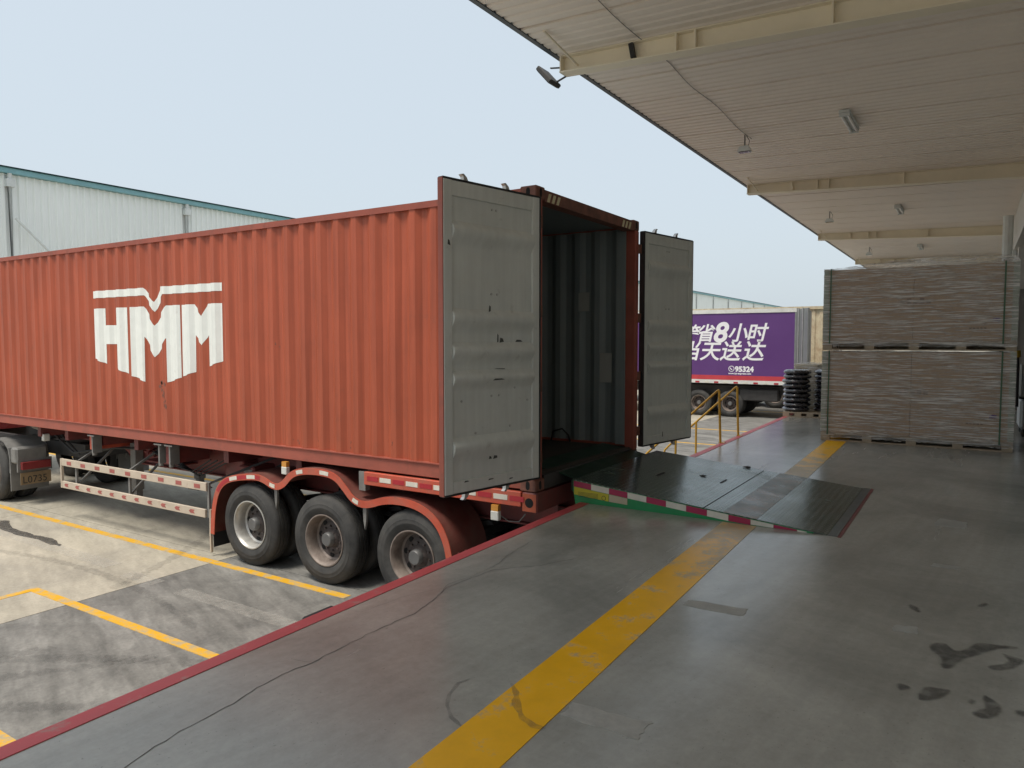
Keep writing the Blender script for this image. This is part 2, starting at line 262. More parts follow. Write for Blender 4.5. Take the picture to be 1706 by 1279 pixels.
# ---------------------------------------------------------------- mesh helpers
ORG = {}                                   # object -> world origin (all roots are unrotated)
class MB:
    def __init__(s): s.v = []; s.f = []; s.mi = []; s.cur = 0
    def quad(s, *p):
        i = len(s.v); s.v += [tuple(q) for q in p]; s.f.append(tuple(range(i, i + len(p)))); s.mi.append(s.cur); return s
    def box(s, x0, x1, y0, y1, z0, z1, ch=0.0):
        x0, x1 = min(x0, x1), max(x0, x1); y0, y1 = min(y0, y1), max(y0, y1); z0, z1 = min(z0, z1), max(z0, z1)
        if ch > 0:                         # chamfered box (vertical-section octagon on every edge)
            bm = bmesh.new(); bmesh.ops.create_cube(bm, size=1)
            for w in bm.verts: w.co = Vector(((x0 + x1) / 2 + w.co.x * (x1 - x0), (y0 + y1) / 2 + w.co.y * (y1 - y0), (z0 + z1) / 2 + w.co.z * (z1 - z0)))
            bmesh.ops.bevel(bm, geom=list(bm.edges), offset=ch, segments=1, affect='EDGES', profile=0.5)
            s.take(bm); return s
        i = len(s.v)
        s.v += [(x0, y0, z0), (x1, y0, z0), (x1, y1, z0), (x0, y1, z0), (x0, y0, z1), (x1, y0, z1), (x1, y1, z1), (x0, y1, z1)]
        for f in ((0, 3, 2, 1), (4, 5, 6, 7), (0, 1, 5, 4), (1, 2, 6, 5), (2, 3, 7, 6), (3, 0, 4, 7)):
            s.f.append(tuple(i + k for k in f)); s.mi.append(s.cur)
        return s
    def take(s, bm):
        i = len(s.v); bm.verts.ensure_lookup_table(); bm.verts.index_update()
        s.v += [tuple(w.co) for w in bm.verts]
        for f in bm.faces: s.f.append(tuple(i + w.index for w in f.verts)); s.mi.append(s.cur)
        bm.free(); return s
    def prism(s, poly, axis, a0, a1):
        """poly: 2-D outline; extruded along axis ('x': (y,z), 'y': (x,z), 'z': (x,y))."""
        def P(u, w, a): return {'x': (a, u, w), 'y': (u, a, w), 'z': (u, w, a)}[axis]
        i = len(s.v); n = len(poly)
        s.v += [P(u, w, a0) for u, w in poly] + [P(u, w, a1) for u, w in poly]
        s.f.append(tuple(range(i + n - 1, i - 1, -1))); s.f.append(tuple(range(i + n, i + 2 * n))); s.mi += [s.cur] * 2
        for k in range(n):
            j = (k + 1) % n; s.f.append((i + k, i + j, i + n + j, i + n + k)); s.mi.append(s.cur)
        return s
    def bar(s, a, b, w, h=None):
        """rectangular bar between two points"""
        h = h or w; a = Vector(a); b = Vector(b); t = (b - a).normalized()
        u = t.cross(Vector((0, 0, 1)));  u = u.normalized() if u.length > 1e-3 else Vector((1, 0, 0)); v = u.cross(t)
        i = len(s.v)
        for p in (a, b):
            for sx, sy in ((-1, -1), (1, -1), (1, 1), (-1, 1)): s.v.append(tuple(p + u * (w / 2 * sx) + v * (h / 2 * sy)))
        for f in ((0, 1, 2, 3), (7, 6, 5, 4), (0, 4, 5, 1), (1, 5, 6, 2), (2, 6, 7, 3), (3, 7, 4, 0)):
            s.f.append(tuple(i + k for k in f)); s.mi.append(s.cur)
        return s
    def tube(s, pts, r, n=8):
        pts = [Vector(p) for p in pts]; rings = []
        for k, p in enumerate(pts):
            t = (pts[min(k + 1, len(pts) - 1)] - pts[max(k - 1, 0)]).normalized()
            u = t.cross(Vector((0, 0, 1))); u = u.normalized() if u.length > 1e-3 else Vector((1, 0, 0)); v = u.cross(t)
            i = len(s.v); rings.append(i)
            for q in range(n):
                a = 2 * math.pi * q / n; s.v.append(tuple(p + u * (r * math.cos(a)) + v * (r * math.sin(a))))
        for a, b in zip(rings, rings[1:]):
            for q in range(n): s.f.append((a + q, a + (q + 1) % n, b + (q + 1) % n, b + q)); s.mi.append(s.cur)
        s.f.append(tuple(rings[0] + q for q in reversed(range(n)))); s.f.append(tuple(rings[-1] + q for q in range(n))); s.mi += [s.cur] * 2
        return s
    def lathe(s, prof, c, axis='x', n=48, close=False):
        """prof: (axial, radius) list revolved about an axis through c"""
        i = len(s.v); m = len(prof)
        for q in range(n):
            a = 2 * math.pi * q / n
            for ax, r in prof:
                if axis == 'x': s.v.append((c[0] + ax, c[1] + r * math.cos(a), c[2] + r * math.sin(a)))
                elif axis == 'z': s.v.append((c[0] + r * math.cos(a), c[1] + r * math.sin(a), c[2] + ax))
                else: s.v.append((c[0] + r * math.cos(a), c[1] + ax, c[2] + r * math.sin(a)))
        for q in range(n):
            b0 = i + q * m; b1 = i + ((q + 1) % n) * m
            for k in range(m if close else m - 1):
                k2 = (k + 1) % m
                s.f.append((b0 + k, b0 + k2, b1 + k2, b1 + k)); s.mi.append(s.cur)
        return s
    def build(s, name, mats, parent=None, loc=None, smooth=False):
        me = bpy.data.meshes.new(name)
        o = Vector(loc) if loc is not None else (ORG[parent.name] if parent is not None else Vector((0, 0, 0)))
        me.from_pydata([tuple(Vector(p) - o) for p in s.v], [], s.f)
        for m in (mats if isinstance(mats, (list, tuple)) else [mats]): me.materials.append(m)
        me.polygons.foreach_set('material_index', s.mi)
        bm = bmesh.new(); bm.from_mesh(me); bmesh.ops.remove_doubles(bm, verts=bm.verts, dist=1e-5)
        bmesh.ops.recalc_face_normals(bm, faces=bm.faces); bm.to_mesh(me); bm.free()
        if smooth:
            me.polygons.foreach_set('use_smooth', [True] * len(me.polygons))
            me.set_sharp_from_angle(angle=R(35))
        ob = bpy.data.objects.new(name, me); COL.objects.link(ob)
        if parent is not None:
            ob.parent = parent; ORG[ob.name] = ORG[parent.name]
            if loc is not None: ob.location = o - ORG[parent.name]; ORG[ob.name] = o
        else:
            ob.location = o; ORG[ob.name] = o
        return ob
def tag(o, label=None, cat=None, group=None, kind=None):
    if label: o['label'] = label
    if cat: o['category'] = cat
    if group: o['group'] = group
    if kind: o['kind'] = kind
    return o
def thing(name, loc, label, cat, group=None):
    o = bpy.data.objects.new(name, None); o.empty_display_size = 0.3; COL.objects.link(o); o.location = loc
    ORG[o.name] = Vector(loc); return tag(o, label, cat, group)
def copy_tree(o, dloc=None, parent=None):
    c = o.copy(); COL.objects.link(c); ORG[c.name] = ORG[o.name] + (Vector(dloc) if dloc else Vector((0, 0, 0)))
    c.parent = parent
    if dloc: c.location = o.location + Vector(dloc)
    for ch in o.children: copy_tree(ch, None, c)
    return c
def text_mesh(name, body, size, mat, parent, pos, xdir, ydir, shear=0.0, offset=0.0, align='LEFT', sx=1.0):
    cu = bpy.data.curves.new(name, 'FONT'); cu.body = body; cu.size = size; cu.shear = shear; cu.offset = offset
    cu.align_x = align; cu.extrude = 0.0015; cu.resolution_u = 4
    tmp = bpy.data.objects.new(name, cu); COL.objects.link(tmp)
    bpy.context.view_layer.update()
    me = bpy.data.meshes.new_from_object(tmp.evaluated_get(bpy.context.evaluated_depsgraph_get()))
    bpy.data.objects.remove(tmp); bpy.data.curves.remove(cu)
    xd = Vector(xdir).normalized(); yd = Vector(ydir).normalized(); nd = xd.cross(yd); p = Vector(pos) - ORG[parent.name]
    for v in me.vertices: v.co = p + xd * (v.co.x * sx) + yd * v.co.y + nd * v.co.z
    me.materials.clear(); me.materials.append(mat)
    for pl in me.polygons: pl.material_index = 0
    ob = bpy.data.objects.new(name, me); COL.objects.link(ob); ob.parent = parent; ORG[ob.name] = ORG[parent.name]
    return ob
def sheet(name, polys, z, mat, parent):
    mb = MB()
    for p in polys: mb.prism(p, 'z', z - 0.004, z)
    return mb.build(name, mat, parent)
def ribbon(name, pts, w, z, mat, parent, jitter=0.0):
    """irregular narrow strip along a polyline (crack)"""
    fine = []
    for a, b in zip(pts, pts[1:]):
        n = max(2, int((Vector(b) - Vector(a)).length / 0.035))
        for k in range(n):
            t = k / n; fine.append((a[0] + (b[0] - a[0]) * t + random.uniform(-1, 1) * jitter, a[1] + (b[1] - a[1]) * t + random.uniform(-1, 1) * jitter))
    fine.append(pts[-1]); L = []; Rr = []
    for k, p in enumerate(fine):
        q0 = fine[max(0, k - 1)]; q1 = fine[min(len(fine) - 1, k + 1)]
        t = Vector((q1[0] - q0[0], q1[1] - q0[1])); t = t.normalized() if t.length > 1e-6 else Vector((1, 0)); nn = Vector((-t.y, t.x))
        ww = w * random.uniform(0.35, 1.0) * (0.35 if k in (0, len(fine) - 1) else 1)
        L.append((p[0] + nn.x * ww, p[1] + nn.y * ww, z)); Rr.append((p[0] - nn.x * ww, p[1] - nn.y * ww, z))
    mb = MB()
    for k in range(len(fine) - 1): mb.quad(L[k], Rr[k], Rr[k + 1], L[k + 1])
    return mb.build(name, mat, parent)

def blob(p, n=4, j=0.006):
    """closed outline smoothed (Chaikin) with a little jitter"""
    for _ in range(2):
        q = []
        for a, b in zip(p, p[1:] + p[:1]):
            q.append((a[0] * .75 + b[0] * .25, a[1] * .75 + b[1] * .25)); q.append((a[0] * .25 + b[0] * .75, a[1] * .25 + b[1] * .75))
        p = q
    return [(x + random.uniform(-j, j) * .5, y + random.uniform(-j, j) * .5) for x, y in p]

DZ = 1.25                                   # dock floor height above the yard
def yE(x): return 3.07 + 0.0140 * x         # dock edge
def yL(x): return 1.505 + 0.0215 * x        # middle of the yellow lane line

# ================================================================ SETTING
mb = MB(); mb.quad((-700, -700, -0.03), (900, -700, -0.03), (900, 900, -0.03), (-700, 900, -0.03))
ground = tag(mb.build('ground', m_ground), kind='structure')
yard = tag(MB().box(-14.1, 70.1, 3.0, 33.6, -0.12, -0.022).build('yard', m_crack), kind='structure')
xb = [-14, -10.15, -6.15, -2.15, 1.85, 5.86, 9.9, 13.9, 17.9, 21.9, 25.9, 29.9, 33.9, 37.9, 42, 48, 56, 70]
yb = [3.02, 8.07, 13.0, 18.0, 23.0, 28.0, 33.5]
for i in range(len(xb) - 1):
    for j in range(len(yb) - 1):
        g = 0.006
        MB().box(xb[i] + g, xb[i + 1] - g, yb[j] + g, yb[j + 1] - g, -0.10, 0.0).build('concrete_slab', m_apron if j == 0 else m_yard, yard)
def yline(name, x0, x1, y0, y1, mat): return MB().box(x0, x1, y0, y1, -0.003, 0.004).build(name, mat, yard)
yline('painted_line', 5.565, 5.675, 5.72, 30, m_yel_yard)
yline('painted_line', 3.84, 3.945, 4.2, 8.94, m_yel_yard)
yline('painted_line', -2.0, 3.838, 8.84, 8.945, m_yel_yard)
yline('painted_line', 2.19, 2.30, 3.3, 8.838, m_yel_yard)
yline('painted_line', 8.95, 9.06, 5.7, 30, m_yel_yard)
for xx in (16.0, 19.4, 22.8, 29.8): yline('painted_line', xx, xx + 0.11, 5.7, 16, m_yel_yard)
yline('faded_line', 4.66, 4.85, 5.6, 7.45, m_white_yard)
yline('faded_line', 4.67, 4.86, 7.9, 8.55, m_white_yard)
yline('faded_line', 4.75, 4.96, 9.0, 16.0, m_white_yard)
yline('faded_line', 5.69, 5.73, 8.5, 12.0, m_white_yard)
sheet('damp_stain', [blob([(5.18, 12.84), (5.24, 12.6), (5.06, 12.2), (5.0, 11.6), (5.1, 11.08), (4.95, 10.4), (4.9, 10.68), (4.93, 11.4), (4.87, 12.06), (5.0, 12.5)], j=.05)], 0.006, m_wet_yard, yard)

dock = tag(MB().box(-14, 46, -9.5, 3.0, -0.02, DZ - 0.012).build('loading_dock', m_crack), kind='structure')
dxb = [-14, -3.2, 8.46, 20, 32, 46]
for a, b in zip(dxb, dxb[1:]):
    g = 0.003
    MB().prism([(a + g, -9.4), (b - g, -9.4), (b - g, yE(b)), (a + g, yE(a))], 'z', 0.0, DZ).build('floor_slab', m_dock, dock)
for a, b in ((-14, 8.455), (8.465, 46)):
    MB().prism([(a, yE(a) - 0.09), (b, yE(b) - 0.09), (b, yE(b) + 0.004), (a, yE(a) + 0.004)], 'z', DZ - 0.05, DZ + 0.004).build('edge_paint', m_red_edge, dock)
def lane(x0, x1, m): MB().prism([(x0, yL(x0) - 0.142), (x1, yL(x1) - 0.142), (x1, yL(x1) + 0.142), (x0, yL(x0) + 0.142)], 'z', DZ - 0.002, DZ + 0.003).build('lane_line', m, dock)
lane(-14, 6.17, m_yel); lane(8.5, 45, m_yel)
ribbon('crack', [(1.2, 2.50), (1.401, 2.558), (1.5, 2.59), (1.656, 2.622), (1.792, 2.624), (1.95, 2.639), (2.063, 2.665), (2.209, 2.678), (2.368, 2.652), (2.532, 2.66), (2.751, 2.665), (2.93, 2.657), (3.123, 2.649), (3.295, 2.679), (3.472, 2.728), (3.57, 2.757), (3.773, 2.74), (4.012, 2.712), (4.121, 2.637), (4.278, 2.49), (4.562, 2.357)], 0.0030, DZ + 0.0015, m_crackd, dock, 0.006)
ribbon('crack', [(3.472, 2.728), (3.6, 2.794), (3.863, 2.756), (4.144, 2.751), (4.357, 2.814), (4.8, 2.86)], 0.0022, DZ + 0.002, m_crackd, dock, 0.006)
ribbon('crack', [(2.368, 2.652), (2.349, 2.694), (2.34, 2.769)], 0.002, DZ + 0.0025, m_crackd, dock, 0.005)
ribbon('crack', [(2.964, 2.916), (3.286, 2.882), (3.541, 2.782)], 0.0013, DZ + 0.0028, m_crackd, dock, 0.005)
def inset_closed(p, dd):
    ar = sum(a[0] * b[1] - b[0] * a[1] for a, b in zip(p, p[1:] + p[:1])); sg = 1 if ar > 0 else -1; o = []
    for k, a in enumerate(p):
        q0 = p[k - 1]; q1 = p[(k + 1) % len(p)]; t = Vector((q1[0] - q0[0], q1[1] - q0[1])); t = t.normalized() if t.length > 1e-7 else Vector((1, 0))
        o.append((a[0] - t.y * dd * sg, a[1] + t.x * dd * sg))
    return o
def rough_quad(p, n=7, j=0.008):
    o = []
    for a, b in zip(p, p[1:] + p[:1]):
        for k in range(n): t = k / n; o.append((a[0] + (b[0] - a[0]) * t + random.uniform(-j, j), a[1] + (b[1] - a[1]) * t + random.uniform(-j, j)))
    return o
for p in ([(2.58, 1.403), (2.70, 1.403), (2.72, 1.06), (2.575, 1.06)], [(4.075, 1.399), (4.19, 1.392), (4.21, 1.059), (4.085, 1.058)],
          [(4.32, 0.32), (4.404, 0.319), (4.435, 0.215), (4.335, 0.205)], [(5.725, 0.202), (5.805, 0.19), (5.804, 0.031), (5.72, 0.037)],
          [(7.03, 0.24), (7.32, 0.21), (7.28, 0.0), (7.02, 0.012)]):
    sheet('floor_patch', [rough_quad(p)], DZ + 0.002, m_patch, dock)
for p in ([(4.181, 0.146), (4.256, 0.127), (4.284, 0.071), (4.18, 0.036), (4.249, -0.017), (4.387, -0.061), (4.384, -0.115), (4.4, -0.17), (4.427, -0.24), (4.379, -0.232), (4.356, -0.158), (4.244, -0.092), (4.162, -0.044), (4.101, -0.003), (3.943, 0.042), (3.927, 0.093), (4.048, 0.081), (4.108, 0.121)],
          [(3.658, 0.252), (3.65, 0.196), (3.61, 0.193), (3.569, 0.235)], [(3.617, 0.159), (3.69, 0.134), (3.71, 0.036), (3.666, 0.04), (3.592, 0.071), (3.537, 0.117), (3.523, 0.159)],
          [(3.51, -0.04), (3.559, -0.058), (3.591, -0.09), (3.741, -0.078), (3.71, -0.114), (3.622, -0.157), (3.54, -0.125), (3.494, -0.102), (3.485, -0.058)],
          [(4.078, -0.095), (4.137, -0.162), (4.207, -0.195), (4.284, -0.156), (4.276, -0.197), (4.261, -0.254), (4.193, -0.251), (4.069, -0.18), (4.03, -0.12)],
          [(4.812, 0.286), (4.808, 0.252), (4.74, 0.21), (4.669, 0.212), (4.727, 0.267)], [(4.976, -0.05), (5.082, -0.101), (5.063, -0.125), (4.984, -0.1)],
          [(3.62, -0.02), (3.66, -0.035), (3.64, -0.06), (3.60, -0.045)], [(3.60, -0.19), (3.66, -0.2), (3.65, -0.24), (3.59, -0.23)]):
    ob_ = blob(p); gx = sum(q[0] for q in ob_) / len(ob_); gy = sum(q[1] for q in ob_) / len(ob_)
    for lvl in range(3):
        pl_ = inset_closed(ob_, .006 * lvl - .004); mbs = MB(); bmx = bmesh.new()
        fx = bmx.faces.new([bmx.verts.new((q[0], q[1], DZ + .0008 + .0006 * lvl)) for q in pl_]); bmesh.ops.triangulate(bmx, faces=[fx]); mbs.take(bmx).build('oil_stain', m_wet, dock)

ARC1 = [(2.665, 1.903), (2.58, 1.927), (2.475, 1.904), (2.391, 1.849), (2.321, 1.774), (2.286, 1.699)]
ARC2 = [(2.70, 1.72), (2.64, 1.66), (2.55, 1.60), (2.47, 1.52), (2.44, 1.45), (2.45, 1.40)]
m_scuff = feather_mat('rubber_scuff', (0.12, 0.12, 0.115), 0.30, 0.45)
m_skid = feather_mat('yard_tyre_mark', (0.05, 0.05, 0.05), 0.16, 0.8)
ribbon('tyre_scuff', ARC1, 0.012, DZ + 0.0012, m_scuff, dock, 0.003)
ribbon('tyre_scuff', ARC2, 0.022, DZ + 0.0042, m_scuff, dock, 0.003)
for cx_, cy_, rr, a0, a1, w_ in ((-1.5, 3.6, 5.6, 5, 42, .10), (-1.2, 3.4, 4.6, 3, 50, .11), (9.0, 14.0, 9.6, 205, 236, .09), (8.4, 13.6, 8.4, 196, 232, .10), (-4.0, 9.0, 8.6, -18, 14, .08), (1.0, 16.5, 9.0, 292, 322, .10)):
    ribbon('tyre_mark', [(cx_ + rr * math.cos(R(a0 + (a1 - a0) * k / 14)), cy_ + rr * math.sin(R(a0 + (a1 - a0) * k / 14))) for k in range(15)], w_, .0052, m_skid, yard, .004)
# ================================================================ FAR WAREHOUSE across the yard
WY = 34.6
wh = thing('warehouse', (60, WY, 0), 'long white corrugated warehouse with teal eaves across the yard', 'warehouse')
mb = MB(); x = -6.0; prof = []
while x < 190:
    prof += [(x, 0.0), (x + 0.10, 0.0), (x + 0.14, 0.085), (x + 0.20, 0.085), (x + 0.24, 0.0)]; x += 0.30
prof.append((190, 0.0))
for (a, da), (b, db) in zip(prof, prof[1:]): mb.quad((a, WY - da, 0), (b, WY - db, 0), (b, WY - db, 9.85), (a, WY - da, 9.85))
mb.quad((-6, WY + 0.2, 0), (190, WY + 0.2, 0), (190, WY + 0.2, 9.85), (-6, WY + 0.2, 9.85))
mb.quad((-6, WY, 0), (-6, WY + 0.2, 0), (-6, WY + 0.2, 9.85), (-6, WY, 9.85)).quad((190, WY, 0), (190, WY + 0.2, 0), (190, WY + 0.2, 9.85), (190, WY, 9.85))
mb.build('wall', m_whwall, wh)
eave = MB().box(-6.2, 190.2, WY - 0.28, WY + 0.3, 9.86, 10.06).build('gutter', m_teal, wh)
MB().quad((-6.4, WY - 0.35, 10.07), (190.4, WY - 0.35, 10.07), (190.4, WY + 30, 11.6), (-6.4, WY + 30, 11.6)).quad((-6.4, WY - 0.35, 10.12), (190.4, WY - 0.35, 10.12), (190.4, WY + 30, 11.65), (-6.4, WY + 30, 11.65)).build('roof', m_teal, wh)
MB().box(-6, 190, WY + 0.21, WY + 30, 0, 9.85).build('hall_body', m_whwall, wh)
for k in range(-2, 22):
    xx = 14.75 + 8.15 * k
    p = MB().tube([(xx, WY - 0.16, 0), (xx, WY - 0.16, 9.3), (xx, WY - 0.2, 9.86)], 0.085, 8).build('downpipe', m_pipe, wh, smooth=True)
    MB().box(xx - 0.16, xx + 0.16, WY - 0.3, WY - 0.05, 9.3, 9.62).build('rainwater_head', m_pipe, p)
MB().tube([(14.85, WY - 0.35, 8.0), (18.3, WY - 0.35, 4.6)], 0.05, 6).build('brace_pole', m_pipe, wh)

# ================================================================ DOCK BUILDING
BWY = -0.75
bld = thing('dock_building', (16, BWY, DZ), 'grey building wall with shutter doorway at the back of the dock', 'building')
HZ = 4.9
op = [(12.6, 20.5), (26.5, 31.5)]
for a, b in [(-2.8, 12.6), (20.5, 26.5), (31.5, 46)]:  # first wall stops behind the camera too, leaving that end open to light
    MB().box(a, b, BWY - 0.25, BWY, DZ, 8.2).build('wall', m_wall, bld)
for a, b in op:
    MB().box(a, b, BWY - 0.25, BWY, HZ, 8.2).build('header_wall', m_wall, bld)
    for xx in (a, b - 0.22): MB().box(xx, xx + 0.22, BWY, BWY + 0.07, DZ, HZ).build('door_jamb', m_pipe, bld)
    MB().box(a, b, BWY, BWY + 0.05, HZ, HZ + 0.25).build('lintel', m_wall, bld)
    MB().prism([(b - 0.9, HZ), (b - 0.23, HZ), (b - 0.23, HZ - 0.9)], 'y', BWY - 0.2, BWY - 0.02).build('corner_gusset', m_wall, bld)
MB().box(-2.8, 46, -9.5, -9.3, DZ, 8.2).build('back_wall', m_wall, bld)
MB().box(-3.0, -2.8, -9.5, BWY, DZ, 8.2).build('end_wall', m_wall, bld); MB().box(46, 46.2, -9.5, BWY, DZ, 8.2).build('end_wall', m_wall, bld)
MB().box(-3.0, 46.2, -9.5, BWY, 8.2, 8.4).build('roof', m_wall, bld)
MB().tube([(20.8, BWY + 0.16, 4.6), (20.8, BWY + 0.16, 5.75)], 0.11, 10).build('vent_pipe', m_pipe, bld, smooth=True)
MB().box(20.2, 21.6, BWY + 0.02, BWY + 0.5, 4.42, 4.52).build('bracket_shelf', m_pipe, bld)
MB().box(17.0, 17.15, BWY + 0.001, BWY + 0.015, 5.0, 5.5).build('slot_vent', m_dark, bld)
MB().box(27.4, 27.55, BWY + 0.001, BWY + 0.015, 5.0, 5.5).build('slot_vent', m_dark, bld)

# ---------------------------------------------------------------- canopy over the dock
def zdeck(y): return 5.995 - (4.04 - y) * 0.030       # underside of the sheets, falling to the wall
can = thing('dock_canopy', (16, BWY, 5.8), 'beige ribbed canopy roof with cream beams over the loading dock', 'canopy')
pw = 0.93; nrib = 6; k = 0; x = -2.79; proto = None  # unseen near end is cut short behind the camera to let daylight in
mb = MB(); y0, y1 = BWY + 0.01, 4.03
for r in range(nrib):
    a = r * pw / nrib; w = pw / nrib
    pts = [(a, 0), (a + w * .60, 0), (a + w * .72, 0.016), (a + w * .88, 0.016), (a + w, 0)]
    if r == nrib - 1: pts = pts[:-2] + [(a + w - 0.018, 0.016), (a + w - 0.018, 0.03), (a + w - 0.006, 0.03), (a + w - 0.006, 0)]
    for (p, dp), (q, dq) in zip(pts, pts[1:]):
        mb.quad((p, y0, zdeck(y0) + dp), (q, y0, zdeck(y0) + dq), (q, y1, zdeck(y1) + dq), (p, y1, zdeck(y1) + dp))
mb.quad((0, y0, zdeck(y0) + .08), (pw - .006, y0, zdeck(y0) + .08), (pw - .006, y1, zdeck(y1) + .08), (0, y1, zdeck(y1) + .08))
for xx in (0, pw - .006): mb.quad((xx, y0, zdeck(y0)), (xx, y1, zdeck(y1)), (xx, y1, zdeck(y1) + .08), (xx, y0, zdeck(y0) + .08))
for yy in (y0, y1): mb.quad((0, yy, zdeck(yy) + .031), (pw - .006, yy, zdeck(yy) + .031), (pw - .006, yy, zdeck(yy) + .08), (0, yy, zdeck(yy) + .08))
first = mb.build('roof_sheet', m_deck, can, loc=(0, 0, 0))
first.location = Vector((x, 0, 0)) - ORG[can.name]
while x < 38:
    x += pw; c = first.copy(); COL.objects.link(c); c.parent = can; c.location = Vector((x, 0, 0)) - ORG[can.name]
xend = x + pw
MB().box(-2.79, xend, 4.031, 4.085, 5.985, 6.10).build('edge_gutter', m_fascia, can)
BX = [-0.6, 7.36, 15.28, 23.25, 31.2]
for bx in BX:
    def zb(y): return 5.815 - (4.0 - y) * 0.044
    ys, ye = 3.985, BWY
    b = MB().prism([(ys, zdeck(ys) - .006), (ye, zdeck(ye) - .006), (ye, zb(ye)), (ys, zb(ys))], 'x', bx - 0.006, bx + 0.006).build('beam', m_beam, can)
    MB().prism([(ys + .02, zb(ys)), (ye, zb(ye)), (ye, zb(ye) - .014), (ys + .02, zb(ys) - .014)], 'x', bx - 0.085, bx + 0.085).build('flange', m_beam, b)
    MB().prism([(ys, zdeck(ys) - .004), (ye, zdeck(ye) - .004), (ye, zdeck(ye) - .018), (ys, zdeck(ys) - .018)], 'x', bx - 0.075, bx + 0.075).build('flange', m_beam, b)
    MB().box(bx - 0.085, bx + 0.085, ys + .001, ys + .015, zb(ys) + .001, zdeck(ys) - .02).build('end_plate', m_beam, b)
    for yy in (2.66, 2.46, 1.18): MB().box(bx - 0.08, bx - 0.007, yy - .008, yy + .008, zb(yy) + .001, zdeck(yy) - .02).build('stiffener', m_beam, b)
    MB().bar((bx - 0.05, 3.13, zb(3.1) + .02), (bx - 0.05, 3.16, zdeck(3.1) - .02), 0.045, 0.05).build('bracket', m_black if bx in (7.36,) else m_beam, b)
    MB().tube([(bx - 0.03, 3.80, zb(3.8) + .05), (bx - 0.75, 3.82, zdeck(3.8) - .01)], 0.013, 6).build('tie_rod', m_beam, b)
MB().tube([(x_, 3.03 + .02 * math.sin(x_ * 3), zdeck(3.03) - .008 - .006 * math.sin(x_ * 2.3) ** 2) for x_ in [6.0 + .3 * q for q in range(20)]], 0.0045, 5).build('conduit', m_greysteel, can)

# ---------------------------------------------------------------- lamps under the canopy
ords = ['nearest', 'middle', 'farthest']
def tubelight(x, y, lab):
    z = zdeck(y)
    t = thing('tube_light', (x, y, z - .02), lab, 'light', 'tube lights on the canopy ceiling')
    MB().box(x - .48, x + .48, y - .07, y + .07, z - .05, z - .004, ch=.008).build('housing', m_pipe, t)
    for dy in (-.04, .04): MB().tube([(x - .45, y + dy, z - .07), (x + .45, y + dy, z - .07)], .017, 8).build('tube', m_fluor, t, smooth=True)
    for dx in (-.465, .465): MB().box(x + dx - .012, x + dx + .012, y - .065, y + .065, z - .095, z - .051).build('end_cap', m_pipe, t)
for q, xx in enumerate((11.26, 19.27, 27.2)): tubelight(xx, 1.57, ords[q] + ' twin tube light mounted flat on the canopy ceiling')
def spot(x, y, lab):
    z = zdeck(y); t = thing('hanging_lamp', (x, y, z), lab, 'lamp', 'small lamps hanging from the canopy')
    MB().tube([(x, y, z - .004), (x, y, z - .18)], .012, 6).build('stem', m_greysteel, t)
    MB().tube([(x + .03, y - .015, z - .01), (x + .045, y - .06, z - .09), (x + .02, y - .05, z - .17)], .006, 5).build('cable', m_black, t)
    MB().prism([(-.10, -.05), (.10, -.05), (.06, .03), (-.06, .03)], 'x', -.06, .06).build('lamp_head', m_pipe, t, loc=(0, 0, 0)).location = (0, 0, -.21)
    MB().box(x - .05, x + .05, y - .08, y + .08, z - .27, z - .262).build('lens', m_glass, t)
for q, xx in enumerate((11.45, 19.2, 27.1)): spot(xx, 3.06, ords[q] + ' small hanging spot lamp near the canopy edge')
fl = thing('flood_light', (7.36, 4.02, 5.82), 'black square floodlight on the outer end of the nearest canopy beam', 'floodlight')
MB().bar((7.30, 4.0, 5.86), (7.30, 4.13, 5.88), .022, .012).build('arm', m_darksteel, fl)
MB().bar((7.42, 4.0, 5.80), (7.42, 4.12, 5.76), .022, .012).build('arm', m_darksteel, fl)
o = MB().box(-.12, .12, -.026, .026, -.13, .13, ch=.010).build('lamp_body', m_darksteel, fl, loc=(0, 0, 0)); o.location = (0, .17, -.01); o.rotation_euler = (R(-42), 0, 0)
o = MB().box(-.10, .10, .0265, .031, -.11, .11).build('lens', m_glass, fl, loc=(0, 0, 0)); o.location = (0, .17, -.01); o.rotation_euler = (R(-42), 0, 0)

# ================================================================ SHIPPING CONTAINER
X0, X1 = 5.79, 8.21; YR, YF = 3.42, 15.60; ZB, ZT = 1.385, 4.235
con = thing('shipping_container', (7, 9.5, ZB), 'open red corrugated shipping container with white lettering on a trailer', 'container')
PITCH = 0.2755
def corr_pts(y0, y1, ph):
    pts = []; y = y0
    n = int((y1 - y0) / PITCH) + 2
    seg = [(0, 0), (.070, 0), (.138, 1), (.208, 1), (PITCH, 0)]
    k0 = math.floor((y0 - ph) / PITCH)
    raw = []
    for k in range(k0, k0 + n + 1):
        for s_, d_ in seg[:-1]: raw.append((ph + k * PITCH + s_, d_))
    def val(y):
        u = (y - ph) % PITCH
        for (a, da), (b, db) in zip(seg, seg[1:]):
            if a <= u <= b: return da + (db - da) * (u - a) / (b - a)
        return 0
    out = [(y0, val(y0))] + [(y, d_) for y, d_ in raw if y0 + 1e-4 < y < y1 - 1e-4] + [(y1, val(y1))]
    return out, val
DEP = 0.036; PH = 4.60
pts, cval = corr_pts(YR + 0.12, YF - 0.1, PH)
